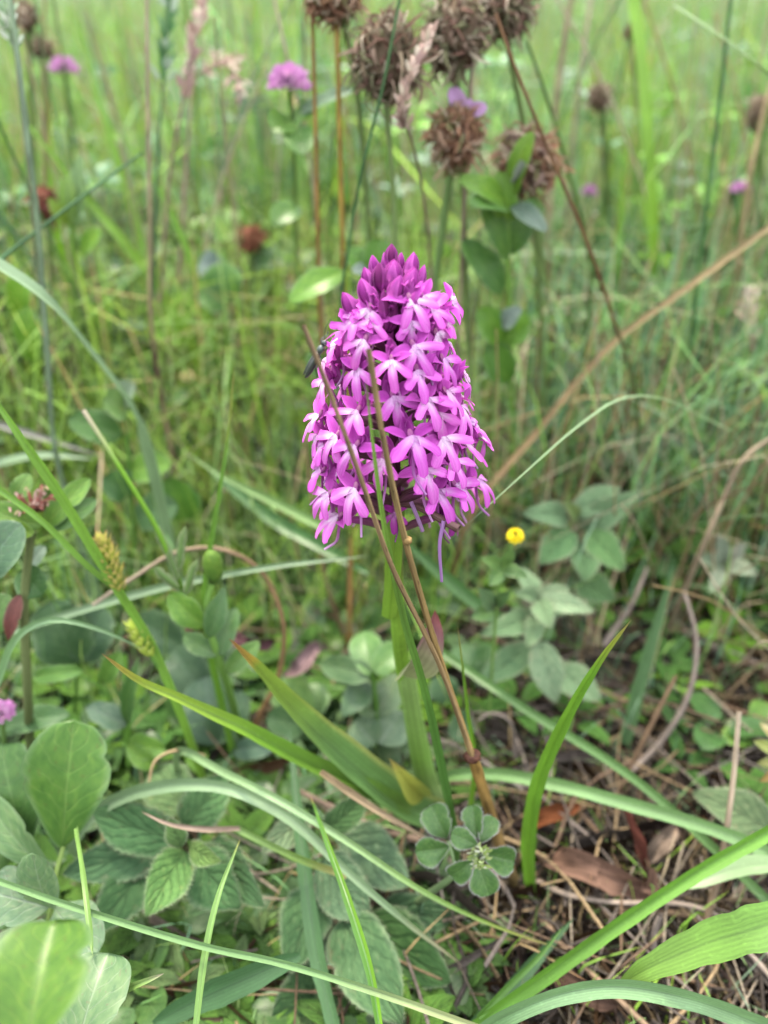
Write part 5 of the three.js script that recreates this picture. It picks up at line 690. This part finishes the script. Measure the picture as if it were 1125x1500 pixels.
blade('pale blue green hoop of a blade sweeping from the orchid to the right', 'T', [[1090, 660, 0.34], [1030, 612, 0.315], [965, 583, 0.29], [905, 586, 0.265], [850, 622, 0.245], [780, 682, 0.225], [722, 735, 0.212], [668, 782, 0.205]], 11, [0.25, 0.4, 0.22], { prof: 'long', mat: M.gloss, hint: V3(0, 1, 0.2), foot: 1 });
blade('green blade slanting in from the right edge above the pale hoop', 'T', [[1150, 500, 0.42], [1060, 545, 0.425], [980, 590, 0.43], [905, 640, 0.44]], 16, [0.12, 0.26, 0.06], { prof: 'long' });
blade('dull blade lying across behind the yellow trefoil flower', 'T', [[720, 690, 0.45], [800, 686, 0.45], [890, 688, 0.45]], 12, [0.2, 0.3, 0.17], { prof: 'both' });
blade('grey green blade lying level at right above the flower head shoulder', 'T', [[740, 372, 0.5], [820, 370, 0.5], [895, 374, 0.5]], 11, [0.26, 0.36, 0.25], { prof: 'both', hint: V3(0, 1, 0.1), mat: M.gloss });
blade('pale wide blade lying level at the left edge, blurred', 'T', [[-20, 684, 0.36], [60, 668, 0.36], [140, 672, 0.36]], 22, [0.2, 0.32, 0.2], { prof: 'long', hint: V3(0, 1, 0.3), mat: M.gloss });
blade('grey withered blade drooping at the left edge above the pale level one', 'T', [[-20, 616, 0.36], [60, 640, 0.36], [150, 668, 0.36]], 13, [0.24, 0.24, 0.22], { prof: 'long', name: 'dry_leaf', cat: 'dry leaf' });
blade('green straw slanting down to the orchid from the upright brown tipped blade', 'T', [[480, 775, 0.33], [415, 742, 0.335], [330, 700, 0.34], [272, 662, 0.345]], 17, [0.17, 0.3, 0.09], { prof: 'long' });
blade('dark wide blade slanting to the orchid stem behind the straight pale blade', 'T', [[540, 840, 0.34], [470, 800, 0.35], [400, 760, 0.36], [310, 690, 0.37]], 20, [0.07, 0.18, 0.05], { prof: 'both' });
blade('dark green wide blade slanting right below the flower head', 'T', [[600, 800, 0.33], [680, 870, 0.33], [760, 935, 0.325]], 20, [0.07, 0.17, 0.045], { prof: 'both' });
// feathery panicles of grass
function panicle(label, stemPts, axis, n, spread, wpx, cols) {
  const top = stemPts[stemPts.length - 1], t = thing('grass_panicle', label, 'grass flower', stemPts[0]), k = pxm(top), g = [], c = new THREE.CatmullRomCurve3([top, ...axis]);
  part(t, 'stem', tube([...stemPts, ...axis], (s) => 3.4 * k * (1 - 0.6 * s), { n: 30, k: 5, col: flat(mul(cols[0], 0.8)) }), M.straw);
  for (let i = 0; i < n; i++) { const s = (i + 0.5) / n, q = c.getPoint(s), d = c.getTangent(s).multiplyScalar(0.9).add(V3(rr(-1, 1), rr(-0.5, 0.6), rr(-1, 1)).multiplyScalar(0.7)).normalize(), b = q.clone().addScaledVector(d, spread * k * R() * (1 - 0.6 * s)); g.push(leafGeo(b, b.clone().addScaledVector(d, wpx * 2.6 * k), wpx * k, { n: 5, m: 2, shape: 'point', cup: 0.4, col: flat(pick(cols)) })); if (i % 3 === 0) g.push(tube([q, b], () => 0.8 * k, { n: 2, k: 3, col: flat(cols[0]) })); }
  part(t, 'spikelet', merge(g), M.fluff, null, 'stuff');
}
const pinkish = [[0.4, 0.28, 0.23], [0.5, 0.38, 0.32], [0.33, 0.22, 0.2], [0.52, 0.45, 0.36]];
panicle('pinkish tan grass plume lying over the large dried flower head', S([640, 560, 0.37], [625, 320, 0.31], [600, 195, 0.275]), S([588, 168, 0.268], [604, 105, 0.262], [632, 50, 0.262]), 80, 9, 7, pinkish);
panicle('pinkish grass plume leaning to the top edge in the upper left', S([235, 440, 0.42], [250, 250, 0.39], [268, 150, 0.375]), S([280, 80, 0.37], [300, -10, 0.37]), 70, 14, 7, pinkish);
panicle('loose pale pink grass plume nodding left of the pink clover flower', S([262, 420, 0.44], [275, 220, 0.42], [290, 110, 0.41]), S([330, 92, 0.405], [352, 130, 0.4]), 60, 30, 6, pinkish);
panicle('silvery green grass plume in the top left corner', S([70, 560, 0.38], [40, 240, 0.3], [22, 80, 0.285]), S([14, 30, 0.28], [6, -20, 0.28]), 40, 14, 8, [[0.32, 0.42, 0.28], [0.5, 0.56, 0.46], [0.22, 0.33, 0.18]]);
panicle('dark green spikelets hanging beside the pinkish plume in the upper left', S([225, 440, 0.4], [228, 300, 0.38], [238, 130, 0.37]), S([244, 60, 0.365], [250, -10, 0.365]), 34, 16, 9, [[0.08, 0.18, 0.07], [0.12, 0.22, 0.1], [0.3, 0.38, 0.28]]);
panicle('pinkish dry plume at the right edge below the leaning straw', S([1110, 640, 0.44], [1106, 560, 0.43], [1102, 500, 0.425]), S([1096, 460, 0.42], [1100, 430, 0.42]), 40, 14, 7, pinkish);
// leafy things half out of focus
const lf = { shape: 'ellip' };
leafy('leafy_clover', 'bright leaved clover standing right of the orchid tip under the brown head', 'clover', 'T', G(760, 860, 0), [
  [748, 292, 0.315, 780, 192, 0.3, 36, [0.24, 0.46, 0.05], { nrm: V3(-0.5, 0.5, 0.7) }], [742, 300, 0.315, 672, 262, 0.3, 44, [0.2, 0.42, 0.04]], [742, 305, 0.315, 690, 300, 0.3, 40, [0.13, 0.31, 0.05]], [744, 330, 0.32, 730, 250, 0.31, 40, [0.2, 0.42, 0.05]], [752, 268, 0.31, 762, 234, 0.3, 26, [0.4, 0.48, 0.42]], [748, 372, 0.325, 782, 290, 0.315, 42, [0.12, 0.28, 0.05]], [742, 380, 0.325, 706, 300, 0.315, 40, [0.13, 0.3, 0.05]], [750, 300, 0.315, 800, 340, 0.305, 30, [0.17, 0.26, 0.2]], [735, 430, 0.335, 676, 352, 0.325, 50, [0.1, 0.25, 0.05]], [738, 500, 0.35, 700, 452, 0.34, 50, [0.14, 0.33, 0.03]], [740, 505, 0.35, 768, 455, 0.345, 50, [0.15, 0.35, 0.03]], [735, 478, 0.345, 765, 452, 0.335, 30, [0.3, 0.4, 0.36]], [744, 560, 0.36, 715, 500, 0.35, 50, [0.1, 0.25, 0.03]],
], [{ p: [[752, 700, 0.4], [748, 520, 0.355], [744, 380, 0.326], [748, 280, 0.314]], w: 7, c: [0.17, 0.33, 0.06] }], lf);
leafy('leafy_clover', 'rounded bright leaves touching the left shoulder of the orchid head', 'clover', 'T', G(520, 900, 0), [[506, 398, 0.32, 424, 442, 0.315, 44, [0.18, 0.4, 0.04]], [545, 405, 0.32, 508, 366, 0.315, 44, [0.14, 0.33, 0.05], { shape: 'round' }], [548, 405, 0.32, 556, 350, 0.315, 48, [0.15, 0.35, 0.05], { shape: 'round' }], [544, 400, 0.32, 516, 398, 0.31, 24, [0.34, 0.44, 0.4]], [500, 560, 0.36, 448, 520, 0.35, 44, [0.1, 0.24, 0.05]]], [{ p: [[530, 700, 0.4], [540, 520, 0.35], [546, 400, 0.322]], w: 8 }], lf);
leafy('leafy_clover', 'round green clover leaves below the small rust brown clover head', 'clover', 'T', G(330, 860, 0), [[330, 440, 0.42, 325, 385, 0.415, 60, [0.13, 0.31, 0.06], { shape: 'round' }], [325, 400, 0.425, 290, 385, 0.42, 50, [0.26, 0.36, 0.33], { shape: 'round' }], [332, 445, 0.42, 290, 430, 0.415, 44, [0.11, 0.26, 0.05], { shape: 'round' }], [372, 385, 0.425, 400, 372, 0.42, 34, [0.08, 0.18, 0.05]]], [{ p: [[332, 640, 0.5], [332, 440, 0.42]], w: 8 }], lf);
leafy('leafy_clover', 'broad yellow green leaves beside the dark red clover head at left', 'clover', 'T', G(110, 860, 0), [[100, 330, 0.4, 72, 290, 0.39, 20, [0.28, 0.46, 0.06]], [104, 330, 0.4, 100, 255, 0.39, 28, [0.26, 0.46, 0.08]], [112, 335, 0.4, 120, 225, 0.39, 24, [0.2, 0.36, 0.12]], [120, 375, 0.41, 148, 335, 0.4, 30, [0.22, 0.46, 0.04]], [140, 480, 0.44, 165, 440, 0.43, 40, [0.2, 0.42, 0.05]], [30, 470, 0.4, 36, 400, 0.39, 50, [0.18, 0.4, 0.02]], [50, 530, 0.4, 40, 450, 0.39, 46, [0.15, 0.35, 0.02]]], [{ p: [[118, 600, 0.5], [106, 330, 0.4]], w: 10, c: [0.2, 0.36, 0.07] }, { p: [[50, 620, 0.46], [45, 470, 0.4]], w: 8 }], lf);
leafy('leafy_clover', 'pale topped leafy plant in the shade below the wide arching blade', 'clover', 'T', G(200, 900, 0), [[178, 640, 0.34, 100, 612, 0.33, 50, [0.1, 0.24, 0.05]], [190, 600, 0.34, 150, 585, 0.33, 50, [0.2, 0.36, 0.1]], [180, 590, 0.34, 196, 562, 0.33, 40, [0.3, 0.42, 0.28]], [190, 690, 0.35, 250, 680, 0.34, 50, [0.17, 0.36, 0.04]], [192, 720, 0.35, 150, 700, 0.34, 50, [0.09, 0.22, 0.06]], [280, 760, 0.36, 245, 700, 0.35, 60, [0.12, 0.3, 0.04]], [200, 760, 0.36, 260, 740, 0.35, 60, [0.1, 0.22, 0.08]]], [{ p: [[205, 850, 0.39], [190, 690, 0.35], [182, 590, 0.34]], w: 8 }], lf);
leafy('leafy_herb', 'pale crinkled leaves in the blurred right middle under the hoop blade', 'plant', 'T', G(950, 900, 0), [[960, 680, 0.42, 900, 640, 0.41, 56, [0.2, 0.3, 0.22]], [965, 680, 0.42, 985, 630, 0.41, 60, [0.22, 0.32, 0.25]], [960, 690, 0.42, 930, 720, 0.41, 50, [0.14, 0.25, 0.14]], [970, 690, 0.42, 1010, 660, 0.41, 50, [0.12, 0.26, 0.08]], [980, 760, 0.43, 1000, 710, 0.42, 44, [0.15, 0.32, 0.05]], [975, 770, 0.43, 940, 740, 0.42, 44, [0.1, 0.22, 0.08]], [870, 600, 0.45, 830, 620, 0.44, 40, [0.16, 0.27, 0.16]], [790, 660, 0.45, 745, 650, 0.44, 36, [0.15, 0.26, 0.15]]], [{ p: [[975, 860, 0.47], [965, 690, 0.42]], w: 9 }], { ...greyHairy, hair: 0 });
renderer.render(scene, camera);
